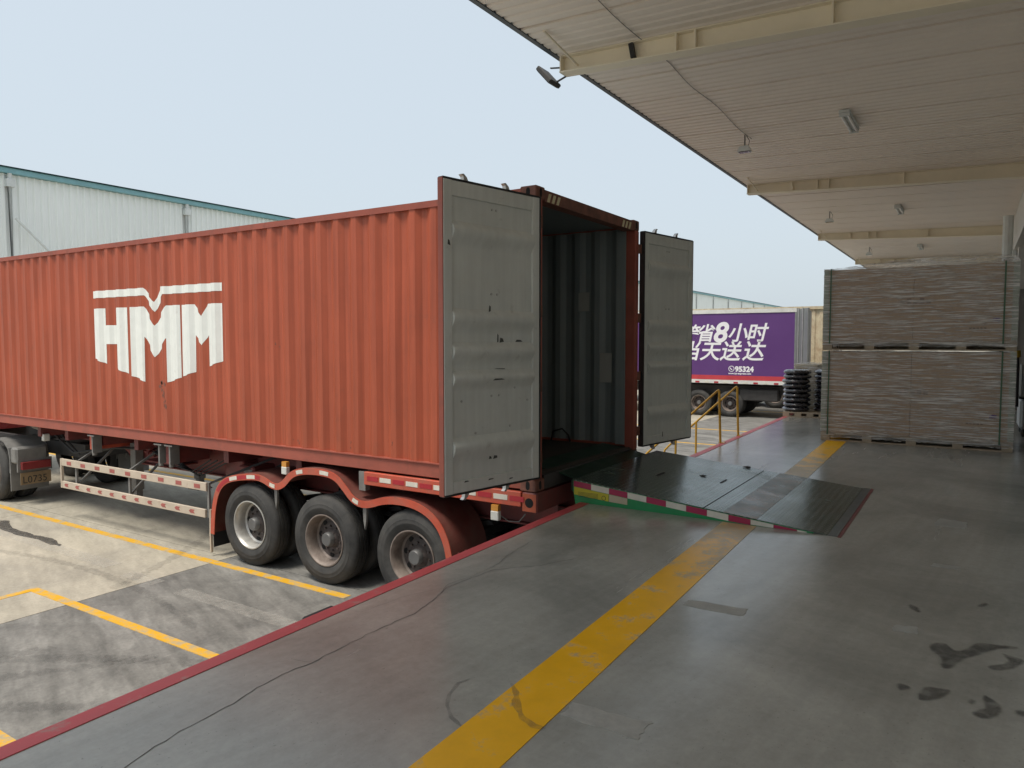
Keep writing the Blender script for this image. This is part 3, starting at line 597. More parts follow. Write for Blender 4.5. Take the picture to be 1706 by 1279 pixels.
def side(name, xo, sgn):
    mb = MB(); zl, zh = ZB + .165, ZT - .075
    for (a, da), (b, db) in zip(pts, pts[1:]):
        xa = xo + sgn * (.012 + DEP * da); xb_ = xo + sgn * (.012 + DEP * db)
        mb.cur = 0; mb.quad((xa, a, zl), (xb_, b, zl), (xb_, b, zh), (xa, a, zh))
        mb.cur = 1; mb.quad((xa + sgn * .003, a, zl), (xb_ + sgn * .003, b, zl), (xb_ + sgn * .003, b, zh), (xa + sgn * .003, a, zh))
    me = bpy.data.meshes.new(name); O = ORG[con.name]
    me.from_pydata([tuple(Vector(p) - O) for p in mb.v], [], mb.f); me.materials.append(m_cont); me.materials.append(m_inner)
    me.polygons.foreach_set('material_index', mb.mi)
    ob = bpy.data.objects.new(name, me); COL.objects.link(ob); ob.parent = con; ORG[ob.name] = O
    return ob
sw = side('side_wall', X0, 1); side('side_wall', X1, -1)
for xo, s_ in ((X0, 1), (X1, -1)):
    MB().prism([(xo, ZT - .018), (xo + s_ * .06, ZT - .018), (xo + s_ * .06, ZT - .082), (xo + s_ * .004, ZT - .082)], 'y', YR + .12, YF - .12).build('top_rail', m_cont_rail, con)
    # C-section bottom rail with an overhanging upper lip
    MB().prism([(xo - s_ * .004, ZB + .172), (xo + s_ * .055, ZB + .172), (xo + s_ * .055, ZB + .012), (xo + s_ * .03, ZB + .012), (xo + s_ * .012, ZB + .02), (xo + s_ * .012, ZB + .15), (xo - s_ * .004, ZB + .16)], 'y', YR + .12, YF - .12).build('bottom_rail', m_cont_rail, con)
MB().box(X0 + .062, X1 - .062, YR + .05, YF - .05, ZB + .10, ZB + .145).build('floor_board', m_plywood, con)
# roof with transverse ribs
mb = MB(); y = YR + .15; rp_ = []
while y < YF - .2: rp_ += [(y, 0), (y + .09, 0), (y + .11, .02), (y + .18, .02), (y + .2, 0)]; y += .21
for (a, da), (b, db) in zip(rp_, rp_[1:]): mb.quad((X0 + .061, a, ZT - .045 + da), (X1 - .061, a, ZT - .045 + da), (X1 - .061, b, ZT - .045 + db), (X0 + .061, b, ZT - .045 + db))
mb.quad((X0 + .061, YR + .1, ZT - .07), (X1 - .061, YR + .1, ZT - .07), (X1 - .061, YF - .1, ZT - .07), (X0 + .061, YF - .1, ZT - .07))
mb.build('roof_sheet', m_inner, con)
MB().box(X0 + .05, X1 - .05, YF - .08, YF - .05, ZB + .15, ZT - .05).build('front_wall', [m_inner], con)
mb = MB()
for k in range(9): mb.box(X0 + .1 + k * .26, X0 + .2 + k * .26, YF - .11, YF - .081, ZB + .15, ZT - .06)
mb.build('front_corrugation', m_inner, con)
# posts, sill, header, castings
for xo, s_ in ((X0, 1), (X1, -1)):
    MB().box(xo + s_ * .004, xo + s_ * .115, YR + .0, YR + .118, ZB + .119, ZT - .119, ch=.006).build('rear_post', m_cont_rail, con)
    MB().box(xo + s_ * .001, xo + s_ * .12, YF - .118, YF, ZB + .119, ZT - .119, ch=.006).build('front_post', m_cont_rail, con)
    MB().box(xo + s_ * .062, xo + s_ * .125, YR + .119, YR + .24, ZB + .17, ZT - .12, ch=.006).build('inner_post', m_inner, con)
    for yo, t_ in ((YR, 1), (YF, -1)):
        for zo, u_ in ((ZB, 1), (ZT, -1)):
            xc, yc, zc = xo + s_ * .081, yo + t_ * .089, zo + u_ * .059
            c = MB().box(xc - .082, xc + .082, yc - .089, yc + .089, zc - .059, zc + .059, ch=.010).build('corner_casting', m_rust, con)
            # oval lifting holes on the outer side and end faces
            mb = MB()
            ov = [(.022 * math.cos(2 * math.pi * q / 16), .030 * math.sin(2 * math.pi * q / 16) + (.012 if math.sin(2 * math.pi * q / 16) > 0 else -.012)) for q in range(16)]
            mb.prism([(yc + a, zc + b) for a, b in ov], 'x', xc - s_ * .0835, xc - s_ * .080)
            mb.prism([(xc + a, zc + b) for a, b in ov], 'y', yc - t_ * .0905, yc - t_ * .087)
            mb.build('lifting_hole', m_dark, c)
hd = MB().prism([(YR + .004, ZT - .02), (YR + .13, ZT - .02), (YR + .13, ZT - .13), (YR + .004, ZT - .13)], 'x', X0 + .164, X1 - .164).build('door_header', m_rust, con)
for xs in (X0 + .20, X1 - .50):
    for k in range(3):
        a = xs + k * .09; MB().prism([(a, ZT - .125), (a + .045, ZT - .125), (a + .085, ZT - .045), (a + .04, ZT - .045)], 'y', YR - .0, YR + .0038).build('hazard_stripe', m_hazy, hd)
MB().box(X0 + .164, X1 - .164, YR + .004, YR + .13, ZB + .005, ZB + .142).build('door_sill', m_darksteel, con)
# --- doors: built in a local frame, hinge at origin, door extends along +u
def door(hx, hy, ang, mirror, tilt_mark):
    """ang = direction of the door leaf in the XY plane; inside face looks to the dock (-Y)."""
    Hz0, Hz1 = ZB + .15, ZT - .125; wd = 1.175; h = Hz1 - Hz0
    root = MB()
    # inner face profile over height: (z, depth) ; depth towards the dock is negative v
    fr = 0.05; beads = [(1.83, 1.97), (2.44, 2.53), (2.655, 2.765), (2.925, 3.045), (3.64, 3.76)]
    prof = [(Hz0 + .10, 0)]
    for a, b in beads:
        for q in range(13):
            t_ = q / 12; prof.append((a - .07 + (b - a + .10) * t_, -.052 * (math.sin(math.pi * t_ ** 1.6) ** 1.2)))
    prof.append((Hz1 - .12, 0))
    def bulge(u0, u1, vb):
        for (za, va), (zb_, vb_) in zip(prof, prof[1:]):
            root.quad((u0, vb + va, za), (u1, vb + va, za), (u1, vb + vb_, zb_), (u0, vb + vb_, zb_))
    root.cur = 0; bulge(.10, wd - .10, -.012)
    for u0, u1 in ((.10, .10), (wd - .10, wd - .10)):          # side webs of the pressed panel
        for (za, va), (zb_, vb_) in zip(prof, prof[1:]): root.quad((u0, -.012 + va, za), (u0, .0, za), (u0, .0, zb_), (u0, -.012 + vb_, zb_))
    root.cur = 1; root.quad((.05, .012, Hz0 + .05), (wd - .05, .012, Hz0 + .05), (wd - .05, .012, Hz1 - .05), (.05, .012, Hz1 - .05))
    obj_loc = (hx, hy, 0)
    def place(mb, name, mats, par, smooth=False):
        me_o = mb.build(name, mats, par, loc=(0, 0, 0), smooth=smooth)
        me_o.location = (0, 0, 0); return me_o
    dr = root.build('door', [m_doorgrey, m_cont_rail], con, loc=(0, 0, 0), smooth=True)
    dr.location = Vector(obj_loc) - ORG[con.name]; dr.rotation_euler = (0, 0, ang)
    dr.scale = (1, -1 if mirror else 1, 1)
    ORG[dr.name] = Vector((0, 0, 0))
    fm = MB().box(0.01, .10, -.035, .026, Hz0, Hz1, ch=.004); place(fm, 'stile', m_doorgrey, dr)
    fm = MB().box(wd - .10, wd - .01, -.035, .026, Hz0, Hz1, ch=.004); place(fm, 'stile', m_doorgrey, dr)
    fm = MB().box(.101, wd - .101, -.03, .026, Hz0, Hz0 + .10, ch=.004); place(fm, 'rail', m_doorgrey, dr)
    fm = MB().box(.101, wd - .101, -.03, .026, Hz1 - .125, Hz1, ch=.004); place(fm, 'rail', m_doorgrey, dr)
    g = MB()
    g.box(-.004, .0095, -.04, .03, Hz0 - .012, Hz1 + .012)
    if mirror: place(MB().box(wd - .0095, wd - .001, -.030, .028, Hz0 - .010, Hz1 + .010), 'edge_strip', m_cont_rail, dr)
    else: g.box(wd - .0095, wd + .012, -.028, .03, Hz0 - .012, Hz1 + .012)
    g.box(.0096, wd - .0096, -.03, .03, Hz1 + .001, Hz1 + .018); g.box(.0096, wd - .0096, -.03, .03, Hz0 - .018, Hz0 - .001)
    place(g, 'gasket', m_gasket, dr)
    for u in (.36, .86):
        rd = place(MB().tube([(u, .055, Hz0 - .06), (u, .055, Hz1 + .06)], .017, 8), 'locking_rod', m_steel, dr, True)
        for zc, sg in ((Hz1 + .055, 1), (Hz0 - .055, -1)):
            place(MB().prism([(u - .03, zc - .02 * sg), (u + .02, zc - .025 * sg), (u + .025, zc + .012 * sg), (u + .045, zc + .03 * sg), (u + .02, zc + .035 * sg), (u - .015, zc + .008 * sg)], 'y', .035, .075), 'locking_cam', m_steel, rd)
        place(MB().bar((u, .075, 2.45), (u + (.34 if u < .5 else -.34), .08, 2.40), .03, .014), 'handle', m_steel, rd)
    for zz in (Hz0 + .18, Hz0 + .85, Hz0 + 1.55, Hz1 - .20):
        place(MB().box(-.075, .055, .0, .024, zz - .055, zz + .055, ch=.003), 'hinge', m_rust, dr)
    # scuffs, rivets and stencil remains on the inner face
    rv = MB()
    for u, z in ((.61, 3.21), (.54, 3.21), (.61, 2.33), (.52, 2.33), (.96, 2.30), (.32, 2.39), (.15, 2.27), (.38, 2.05), (.38, 1.96), (.80, 2.02), (.80, 1.91), (.60, 3.93), (.55, 3.93)):
        if mirror or z > 3: rv.lathe([(-.006, .0001), (-.006, .010), (0.002, .011)], (u, -.0125, z), 'y', 8)
    place(rv, 'rivet', m_steel, dr)
    marks = ((.66, 3.06, .03, .05), (.52, 2.80, .02, .07), (.46, 2.80, .05, .035), (.22, 2.80, .09, .018), (.42, 2.555, .16, .012), (.50, 2.47, .14, .012), (.58, 1.79, .06, .025), (.66, 1.79, .03, .025), (.9, 1.62, .05, .010), (.6, 1.60, .07, .010), (.35, 1.575, .06, .008), (1.10, 3.58, .025, .05)) if mirror else ((.45, 1.60, .02, .07),)
    for u, z, w_, hh in marks:
        vz = -.0135 - (.050 if any(a - .05 <= z <= b + .02 for a, b in beads) else 0) - (.019 if z < Hz0 + .10 or u > 1.05 else 0)
        if u > 1.05: vz = -.0355
        place(MB().prism([(u + random.uniform(-.01, .01), z), (u + w_, z + random.uniform(-.01, .01)), (u + w_ * .8, z + hh), (u + w_ * .2, z + hh * .8)], 'y', vz - .0012, vz), 'scuff_mark', m_scuffmark, dr)
    return dr
dl = door(X0 + .03, YR + .005, math.pi - R(11.5), True, 0)
dr_ = door(X1 + .055, YR - .015, -R(10.5), False, 0)
# --- white painted logo: flat outlines laid over the corrugated wall
def logo_piece(*polys, nm='logo_print', mt=None):
    bm = bmesh.new(); poly = [p for q in polys for p in q]
    for q in polys:
        f = bm.faces.new([bm.verts.new((0, y, z)) for y, z in q]); bmesh.ops.triangulate(bm, faces=[f])
    for y, _ in pts: 
        if min(p[0] for p in poly) < y < max(p[0] for p in poly):
            bmesh.ops.bisect_plane(bm, geom=list(bm.verts) + list(bm.edges) + list(bm.faces), plane_co=(0, y, 0), plane_no=(0, 1, 0), dist=1e-5)
    for v in bm.verts: v.co.x = X0 + .012 + DEP * cval(v.co.y) - .0025
    return MB().take(bm).build(nm, mt or m_logo, con)
logo_piece([(11.135, 3.55), (9.80, 3.55), (9.535, 3.345), (9.39, 3.55), (8.08, 3.55), (8.08, 3.445), (9.32, 3.445), (9.528, 3.21), (9.79, 3.445), (11.135, 3.445)])
logo_piece([(11.128, 3.29), (10.815, 3.29), (10.815, 2.475), (11.128, 2.548)], [(10.815, 3.04), (10.53, 3.04), (10.53, 2.765), (10.815, 2.765)], [(10.53, 3.29), (10.215, 3.29), (10.215, 2.335), (10.53, 2.41)])
logo_piece([(10.117, 3.29), (9.797, 3.29), (9.538, 3.02), (9.26, 3.29), (8.962, 3.29), (8.962, 2.318), (9.268, 2.245), (9.268, 2.85), (9.544, 2.585), (9.80, 2.87), (9.805, 2.24), (10.117, 2.312)])
logo_piece([(8.940, 3.29), (8.655, 3.29), (8.468, 3.13), (8.371, 3.29), (8.083, 3.29), (8.086, 2.55), (8.365, 2.48), (8.365, 2.885), (8.474, 2.755), (8.645, 2.885), (8.655, 2.40), (8.945, 2.335)])
for k in range(16):
    y_, z_ = random.gauss(9.42, .07), random.gauss(2.08, .08); w_ = random.uniform(.008, .03); h_ = random.uniform(.012, .05)
    p_ = [(y_ + w_ * random.uniform(.6, 1.2) * math.cos(q * 1.047), z_ + h_ * random.uniform(.6, 1.2) * math.sin(q * 1.047)) for q in range(6)]
    logo_piece(p_, nm='rust_flake', mt=m_rust)
for y_, z_ in ((6.3, 1.62), (6.75, 1.60), (5.9, 1.63), (7.0, 2.75), (5.2, 1.7), (8.8, 1.62), (12.2, 1.66)):
    for k in range(3): 
        yy_, zz_ = y_ + random.uniform(-.07, .07), z_ + random.uniform(-.03, .04); w_ = random.uniform(.005, .014)
        logo_piece([(yy_, zz_), (yy_ + w_, zz_ + w_ * .4), (yy_ + w_ * .8, zz_ + w_ * 2.2), (yy_ - w_ * .3, zz_ + w_ * 1.5)], nm='rust_flake', mt=m_rust)
# papers on the inner wall
MB().box(X1 - .016 - .04, X1 - .055, 4.05, 4.20, 3.18, 3.41).build('paper_label', m_paper, con)
MB().box(X1 - .060, X1 - .056, 3.74, 3.90, 2.30, 2.66).build('paper_label', m_paper, con)
MB().tube([(X1 - .12, 4.55, 1.54), (X1 - .16, 4.5, 1.66), (X1 - .14, 4.38, 1.70), (X1 - .12, 4.30, 1.62), (X1 - .13, 4.27, 1.54)], .012, 6).build('lashing_loop', m_gasket, con)

# ================================================================ TRAILER
tr = thing('container_trailer', (7, 8.5, 0), 'three axle red skeletal trailer carrying the red container', 'trailer')
for xx in (6.55, 7.45):
    b = MB().prism([(3.6, ZB - .02), (13.6, ZB - .02), (13.6, 1.12), (11.8, 1.10), (11.3, .88), (3.6, .88)], 'x', xx - .008, xx + .008).build('main_beam', m_chassis, tr)
    MB().box(xx - .08, xx + .08, 3.6, 11.3, .862, .879).build('flange', m_chassis, b)
    MB().box(xx - .08, xx + .08, 3.6, 13.6, ZB - .0195, ZB - .004).build('flange', m_chassis, b)
for yy in (3.9, 4.9, 5.7, 6.9, 8.3, 9.4, 10.4, 11.35, 12.4, 13.3):
    MB().box(6.0, 8.0, yy - .05, yy + .05, 1.20, 1.36).build('cross_member', m_chassis, tr)
MB().box(X0 + .17, X1 - .17, 3.42, 3.56, 1.19, 1.37).build('rear_beam', m_chassis, tr)
MB().box(6.3, 7.7, 8.35, 8.75, .80, 1.18, ch=.02).build('front_box', m_chassis, tr)
for xo, s_ in ((X0 - .01, 1), (X1 + .01, -1)):
    blk = MB().box(xo, xo + s_ * .17, 3.40, 3.57, 1.19, 1.378, ch=.012).build('rear_twistlock_block', m_chassis, tr)
    fr_ = MB().box(xo - s_ * .004, xo - s_ * .0005, 3.41, 3.56, 1.20, 1.368).build('face_plate', m_cont, blk)
    MB().lathe([(-s_ * .0065, .0001), (-s_ * .0065, .045), (-s_ * .0045, .046)], (xo, 3.485, 1.284), 'x', 20).build('round_hole', m_dark, blk)
    rail = MB().box(xo - s_ * .008, xo + s_ * .05, 3.575, 5.60, 1.235, 1.378, ch=.006).build('side_beam', m_fend, tr)
    y = 5.55; q = 0
    while y > 3.66:
        MB().box(xo - s_ * .0115, xo - s_ * .0085, y - .16, y, 1.285, 1.335).build('reflective_tape', m_tape_w if q % 2 else m_tape_r, rail); y -= .185; q += 1
    MB().box(xo + s_ * .02, xo + s_ * .09, 5.605, 5.70, 1.16, 1.37).build('bolster', m_greysteel, tr)
# fender: pressed wavy band over the three wheels
FP = [(8.311, .31), (8.285, .61), (8.20, .89), (8.05, 1.05), (7.82, 1.13), (7.41, 1.185), (7.24, 1.165), (7.05, 1.09), (6.92, 1.125), (6.78, 1.263), (6.60, 1.33), (6.30, 1.355), (6.01, 1.33), (5.83, 1.18), (5.72, 1.075), (5.556, 1.05), (5.29, 1.145), (4.96, 1.16), (4.70, 1.096), (4.52, .964), (4.42, .793), (4.38, .645), (4.36, .50)]
def smooth_poly(p, it=2):
    for _ in range(it):
        q = [p[0]]
        for a, b in zip(p, p[1:]): q += [(a[0] * .75 + b[0] * .25, a[1] * .75 + b[1] * .25), (a[0] * .25 + b[0] * .75, a[1] * .25 + b[1] * .75)]
        q.append(p[-1]); p = q
    return p
FS = smooth_poly(FP, 2)
def inset(p, dd):
    o = []
    for k, a in enumerate(p):
        q0 = p[max(0, k - 1)]; q1 = p[min(len(p) - 1, k + 1)]; t = Vector((q1[0] - q0[0], q1[1] - q0[1])).normalized()
        o.append((a[0] + t.y * dd * -1 * -1, a[1] - t.x * dd * -1 * -1)) if False else o.append((a[0] - t.y * dd, a[1] + t.x * dd))
    return o
def fender(xo, s_):
    IN = inset(FS, .012); LIP = inset(FS, .078); mb = MB(); xi = xo + s_ * .62
    for a, b, c, d_ in zip(FS, FS[1:], IN, IN[1:]):
        mb.quad((xo, *a), (xo, *b), (xi, *b), (xi, *a)); mb.quad((xo, *c), (xo, *d_), (xi, *d_), (xi, *c)); mb.quad((xi, *a), (xi, *b), (xi, *d_), (xi, *c))
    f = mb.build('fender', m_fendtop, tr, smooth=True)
    mb = MB()
    for a, b, c, d_ in zip(FS, FS[1:], LIP, LIP[1:]):
        x_o = xo - s_ * .012
        mb.quad((x_o, *a), (x_o, *b), (x_o, *d_), (x_o, *c)); mb.quad((xo - s_ * .002, *a), (xo - s_ * .002, *b), (xo - s_ * .002, *d_), (xo - s_ * .002, *c))
        mb.quad((x_o, *a), (x_o, *b), (xo - s_ * .002, *b), (xo - s_ * .002, *a)); mb.quad((x_o, *c), (x_o, *d_), (xo - s_ * .002, *d_), (xo - s_ * .002, *c))
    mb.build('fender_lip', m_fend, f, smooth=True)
    A = inset(FS, .016); B = inset(FS, .062); n = len(FS)
    k = 7; q = 0
    for k0, mt in ((10, m_tape_r), (13, m_tape_r), (16, m_tape_w), (18, m_tape_r), (20, m_tape_w), (22, m_tape_r), (28, m_tape_w), (40, m_tape_w), (57, m_tape_w), (46, m_tape_w)):
        mb = MB(); k1 = k0 + (3 if k0 in (10, 13) else 2)
        for k in range(k0, min(n - 1, k1)):
            xt = xo - s_ * .0145; mb.quad((xt, *A[k]), (xt, *A[k + 1]), (xt, *B[k + 1]), (xt, *B[k])); mb.quad((xt + s_ * .002, *A[k]), (xt + s_ * .002, *A[k + 1]), (xt + s_ * .002, *B[k + 1]), (xt + s_ * .002, *B[k]))
        mb.build('reflective_tape', mt, f)
    for yy, zz in ((7.06, 1.08), (5.60, 1.03)): MB().prism([(yy - .03, zz - .02), (yy + .03, zz - .02), (yy + .02, zz - .20), (yy, zz - .30), (yy - .02, zz - .20)], 'x', xo + s_ * .02, xo + s_ * .05).build('hanging_flap', m_greysteel, f)
    MB().prism([(8.315, .62), (8.335, .62), (8.35, .30), (8.34, .05), (8.32, .05), (8.325, .30)], 'x', xo + s_ * .0, xo + s_ * .03).build('flap_edge', m_guard, f)
    MB().box(xo + s_ * .031, xo + s_ * .52, 8.30, 8.31, .12, .60).build('mud_flap', m_gasket, f)
    for k in range(5): MB().box(xo + s_ * (.06 + k * .12), xo + s_ * (.075 + k * .12), 4.345, 4.358, .50, .66).build('rib', m_chassis, f)
    return f
fender(X0 - .03, 1); fender(X1 + .03, -1)
# wheels
TP = [(0.03, .300), (0.012, .33), (0.0, .37), (-.003, .378), (-.003, .386), (0.0, .394), (0.0, .425), (.004, .43), (0.010, .465), (.030, .498), (.045, .510), (.075, .514), (.077, .503), (.087, .503), (.089, .516), (.125, .517), (.127, .505), (.138, .505), (.140, .517), (.175, .516), (.177, .503), (.187, .503), (.189, .514), (.219, .510), (.234, .498), (.254, .465), (.264, .42), (.264, .37), (.252, .33), (.234, .300)]
def wheel(cx_, cy_, s_, par, rim_m, R_=.515, lab=None):
    k = R_ / .515
    w = MB().lathe([(s_ * a, r * k) for a, r in TP], (cx_, cy_, R_), 'x', 56).build('wheel', m_tyre, par, smooth=True)
    MB().lathe([(s_ * (a + .33), r * k) for a, r in TP], (cx_, cy_, R_), 'x', 40).build('inner_tyre', m_tyre, w, smooth=True)
    mb = MB()
    mb.cur = 0; mb.lathe([(s_ * a, r * k) for a, r in ((.030, .302), (.016, .305), (.014, .292), (.026, .282), (.05, .270), (.11, .262), (.150, .255), (.165, .235))], (cx_, cy_, R_), 'x', 48)
    mb.cur = 1; mb.lathe([(s_ * a, r * k) for a, r in ((.165, .235), (.172, .20), (.150, .165), (.150, .12), (.13, .105), (.11, .085))], (cx_, cy_, R_), 'x', 40)
    mb.lathe([(s_ * .2, .0001), (s_ * .2, .30 * k)], (cx_, cy_, R_), 'x', 24)
    mb.cur = 2; mb.lathe([(s_ * a, r * k) for a, r in ((.11, .085), (.06, .078), (.05, .070), (.05, .0001))], (cx_, cy_, R_), 'x', 24)
    mb.cur = 1
    for q in range(10):
        a = 2 * math.pi * q / 10 + .2; mb.lathe([(s_ * .125, .0001), (s_ * .125, .012), (s_ * .15, .013)], (cx_, cy_ + .145 * k * math.cos(a), R_ + .145 * k * math.sin(a)), 'x', 6)
    mb.cur = 3
    for q in range(8):
        a = 2 * math.pi * q / 8 + .1; c = (cx_, cy_ + .203 * k * math.cos(a), R_ + .203 * k * math.sin(a))
        mb.lathe([(s_ * .160, .0001), (s_ * .160, .030 * k), (s_ * .175, .031 * k)], c, 'x', 12)
    mb.build('rim', [rim_m, m_hub, m_hubcap, m_dark], w, smooth=True)
    return w
for yy, rm in ((7.56, m_rim_s), (6.245, m_rim_d), (4.93, m_rim_d)):
    wheel(X0 - .03, yy, 1, tr, rm); wheel(X1 + .03, yy, -1, tr, m_rim_d)
    MB().tube([(X0 + .2, yy, .515), (X1 - .2, yy, .515)], .075, 10).build('axle', m_darksteel, tr, smooth=True)
    for xx in (6.55, 7.45): MB().prism([(yy - .55, .80), (yy, .66), (yy + .55, .80), (yy + .5, .84), (yy, .74), (yy - .5, .84)], 'x', xx - .045, xx + .045).build('leaf_spring', m_darksteel, tr)
# side guards, both flanks
def guard(xo, s_):
    g = MB().box(xo, xo + s_ * .03, 8.42, 12.12, .845, .955, ch=.004).build('side_guard', m_guard, tr)
    MB().box(xo, xo + s_ * .03, 8.45, 12.12, .49, .60, ch=.004).build('guard_rail', m_guard, g)
    MB().box(xo - s_ * .002, xo + s_ * .034, 12.121, 12.155, .49, .955).build('guard_post', m_guard, g)
    for yy in (8.42, 10.27, 11.75): MB().box(xo + s_ * .031, xo + s_ * .06, yy - .02, yy + .02, .49, .955).build('guard_post', m_greysteel, g)
    for k in range(9): MB().box(xo - s_ * .003, xo - s_ * .0005, 11.82 - k * .41, 11.95 - k * .41, .87, .925).build('red_mark', m_guard_red, g)
    for k in range(11):
        y = 11.92 - k * .325
        MB().prism([(y + .09, .52), (y, .52), (y + .03, .545), (y, .57), (y + .09, .57), (y + .125, .545)], 'x', xo - s_ * .003, xo - s_ * .0005).build('arrow_mark', m_guard_red, g)
    for yy in (8.47, 10.3, 11.75):
        for z_ in (.92, .56): MB().bar((xo + s_ * .045, yy, z_), (xo + s_ * .75, yy + (.0 if yy > 9 else -.7), 1.30 if z_ > .8 else 1.18), .03, .03).build('brace', m_greysteel if yy > 9 else m_darksteel, g)
guard(X0 - .02, 1); guard(X1 + .02, -1)
# landing legs, bolsters, chain bundle, lamps
for xx in (6.45, 7.55):
    l_ = MB().box(xx - .07, xx + .07, 11.10, 11.24, .45, 1.2, ch=.008).build('landing_leg', m_greysteel, tr)
    MB().box(xx - .05, xx + .05, 11.12, 11.22, .30, .449).build('inner_leg', m_greysteel, l_)
    MB().box(xx - .13, xx + .13, 11.02, 11.32, .275, .299).build('foot_plate', m_greysteel, l_)
for xs, s_ in ((X0, 1), (X1, -1)):
    for yy in (9.30, 9.55, 11.30):
        b = MB().box(xs + s_ * .04, xs + s_ * .18, yy - .015, yy + .015, 1.10, 1.36).build('twistlock_bolster', m_greysteel, tr)
        MB().box(xs + s_ * .02, xs + s_ * .20, yy - .09, yy + .09, 1.361, 1.379).build('top_plate', m_greysteel, b)
        MB().tube([(xs + s_ * .1, yy + .05, 1.36), (xs + s_ * .1, yy + .05, 1.06)], .035, 8).build('lock_screw', m_greysteel, b)
    MB().box(xs + s_ * .1, xs + s_ * .7, 9.36, 9.48, 1.10, 1.36).build('bolster_beam', m_chassis, tr)
    MB().box(xs + s_ * .1, xs + s_ * .7, 11.36, 11.48, 1.14, 1.37).build('bolster_beam', m_fend, tr)
    for yy, zz in ((6.87, 1.225), (3.86, 1.075)):
        l_ = MB().box(xs - s_ * .045, xs + s_ * .01, yy - .045, yy + .045, zz, zz + .09, ch=.006).build('marker_lamp', m_lampw, tr)
        MB().box(xs - s_ * .040, xs + s_ * .01, yy - .04, yy + .04, zz + .091, zz + .15).build('amber_lens', m_amber, l_)
mb = MB()
for k in range(60):
    a = (6.3 + random.uniform(-.05, .35), random.uniform(9.75, 10.6), random.uniform(1.02, 1.3)); t = random.uniform(0, 6.28)
    mb.tube([(a[0] + .05 * math.cos(t + q), a[1] + .06 * math.sin(t + q), a[2] + .02 * math.sin(2 * q)) for q in (0, 1.2, 2.4, 3.6, 4.8)], .012, 5)
tag(mb.build('chain_heap', m_chassis, tr), kind='stuff')
MB().box(6.25, 6.75, 9.72, 10.65, .985, 1.0).build('chain_tray', m_chassis, tr)
for k in range(2): MB().tube([(6.3 + k * .1, 13.4, 1.18), (6.2 + k * .1, 12.6, .95 - k * .05), (6.3 + k * .1, 11.6, 1.1), (6.4, 10.5, 1.16)], .018, 6).build('air_hose', m_gasket, tr, smooth=True)
MB().box(6.2, 6.6, 8.0, 8.32, .82, 1.14, ch=.02).build('valve_box', m_chassis, tr)
MB().box(6.195, 6.2, 8.03, 8.2, 1.02, 1.10).build('valve_label', m_greysteel, tr)
for yy in (7.56, 6.245, 4.93):
    for xx in (6.42, 7.58):
        bc = MB().lathe([(-.09, .0001), (-.09, .06), (-.06, .085), (.02, .09), (.06, .085), (.09, .05), (.09, .0001)], (xx, yy + .28, .70), 'y', 14).build('brake_chamber', m_darksteel, tr, smooth=True)
        MB().tube([(xx, yy + .36, .74), (xx + .05, yy + .45, .95), (xx + .1, yy + .2, 1.12), (6.9, yy, 1.15)], .014, 5).build('brake_hose', m_gasket, bc, smooth=True)
for k in range(4): MB().tube([(6.12 + .03 * k, 8.8 - .1 * k, 1.18), (6.10 + .04 * k, 9.2, .98 - .03 * k), (6.14, 9.7, 1.02 + .04 * k), (6.2 + .03 * k, 10.3, 1.16)], .011, 5).build('air_hose', m_gasket, tr, smooth=True)
MB().tube([(5.86, 3.86, 1.10), (5.88, 3.78, 1.05), (5.88, 3.66, 1.06), (5.90, 3.60, 1.14)], .006, 5).build('lamp_cable', m_greysteel, tr)
MB().tube([(6.9, 5.2, .78), (6.9, 6.1, .78)], .14, 14).build('air_tank', m_darksteel, tr, smooth=True)

# ================================================================ TRACTOR in front of the trailer
tc_ = thing('tractor_truck', (7, 16, 0), 'dusty truck tractor coupled to the front of the trailer', 'truck')
for xx in (6.58, 7.42): MB().box(xx - .04, xx + .04, 12.9, 19.5, .78, 1.02).build('frame_rail', m_darksteel, tc_)
MB().prism([(12.92, .78), (12.92, .9), (13.3, 1.02), (13.3, .78)], 'x', 6.66, 7.34).build('rear_crossmember', m_darksteel, tc_)
MB().lathe([(0, .52), (.05, .50), (.05, .0001)], (7, 14.6, 1.22), 'z', 32).build('coupling_plate', m_greysteel, tc_, smooth=True)
MB().box(6.6, 7.4, 14.2, 15.0, 1.02, 1.22).build('coupling_base', m_darksteel, tc_)
for yy in (14.52, 15.85):
    wheel(X0 - .03, yy, 1, tc_, m_rim_d); wheel(X1 + .03, yy, -1, tc_, m_rim_d)
for xs, s_ in ((X0 - .02, 1), (X1 + .02, -1)):
    p = MB().prism([(13.86, .55), (13.84, .8), (13.9, .98), (14.05, 1.09), (14.3, 1.13), (14.3, 1.11), (14.06, 1.07), (13.92, .96), (13.865, .8), (13.88, .55)], 'x', xs, xs + s_ * .62).build('mudguard', m_greysteel, tc_)
    MB().box(xs + s_ * .0, xs + s_ * .60, 13.835, 13.858, .24, .70).build('mud_flap', m_greysteel, p)
    bx_ = MB().box(xs + s_ * .0, xs + s_ * .50, 13.62, 13.83, .72, 1.0, ch=.03).build('tail_box', m_greysteel, p)
    tl = MB().box(xs + s_ * .06, xs + s_ * .52, 13.56, 13.62, .62, .75, ch=.008).build('tail_lamp', m_lens_red, p)
    MB().box(xs + s_ * .02, xs + s_ * .56, 13.621, 13.66, .58, .79).build('lamp_frame', m_greysteel, p)
    if s_ == 1:
        pl = MB().box(xs + .05, xs + .53, 13.60, 13.612, .36, .565).build('number_plate', m_plate, p)
        text_mesh('plate_text', 'L0735', .17, m_ink, pl, (xs + .075, 13.5985, .385), (1, 0, 0), (0, 0, 1), sx=.93)
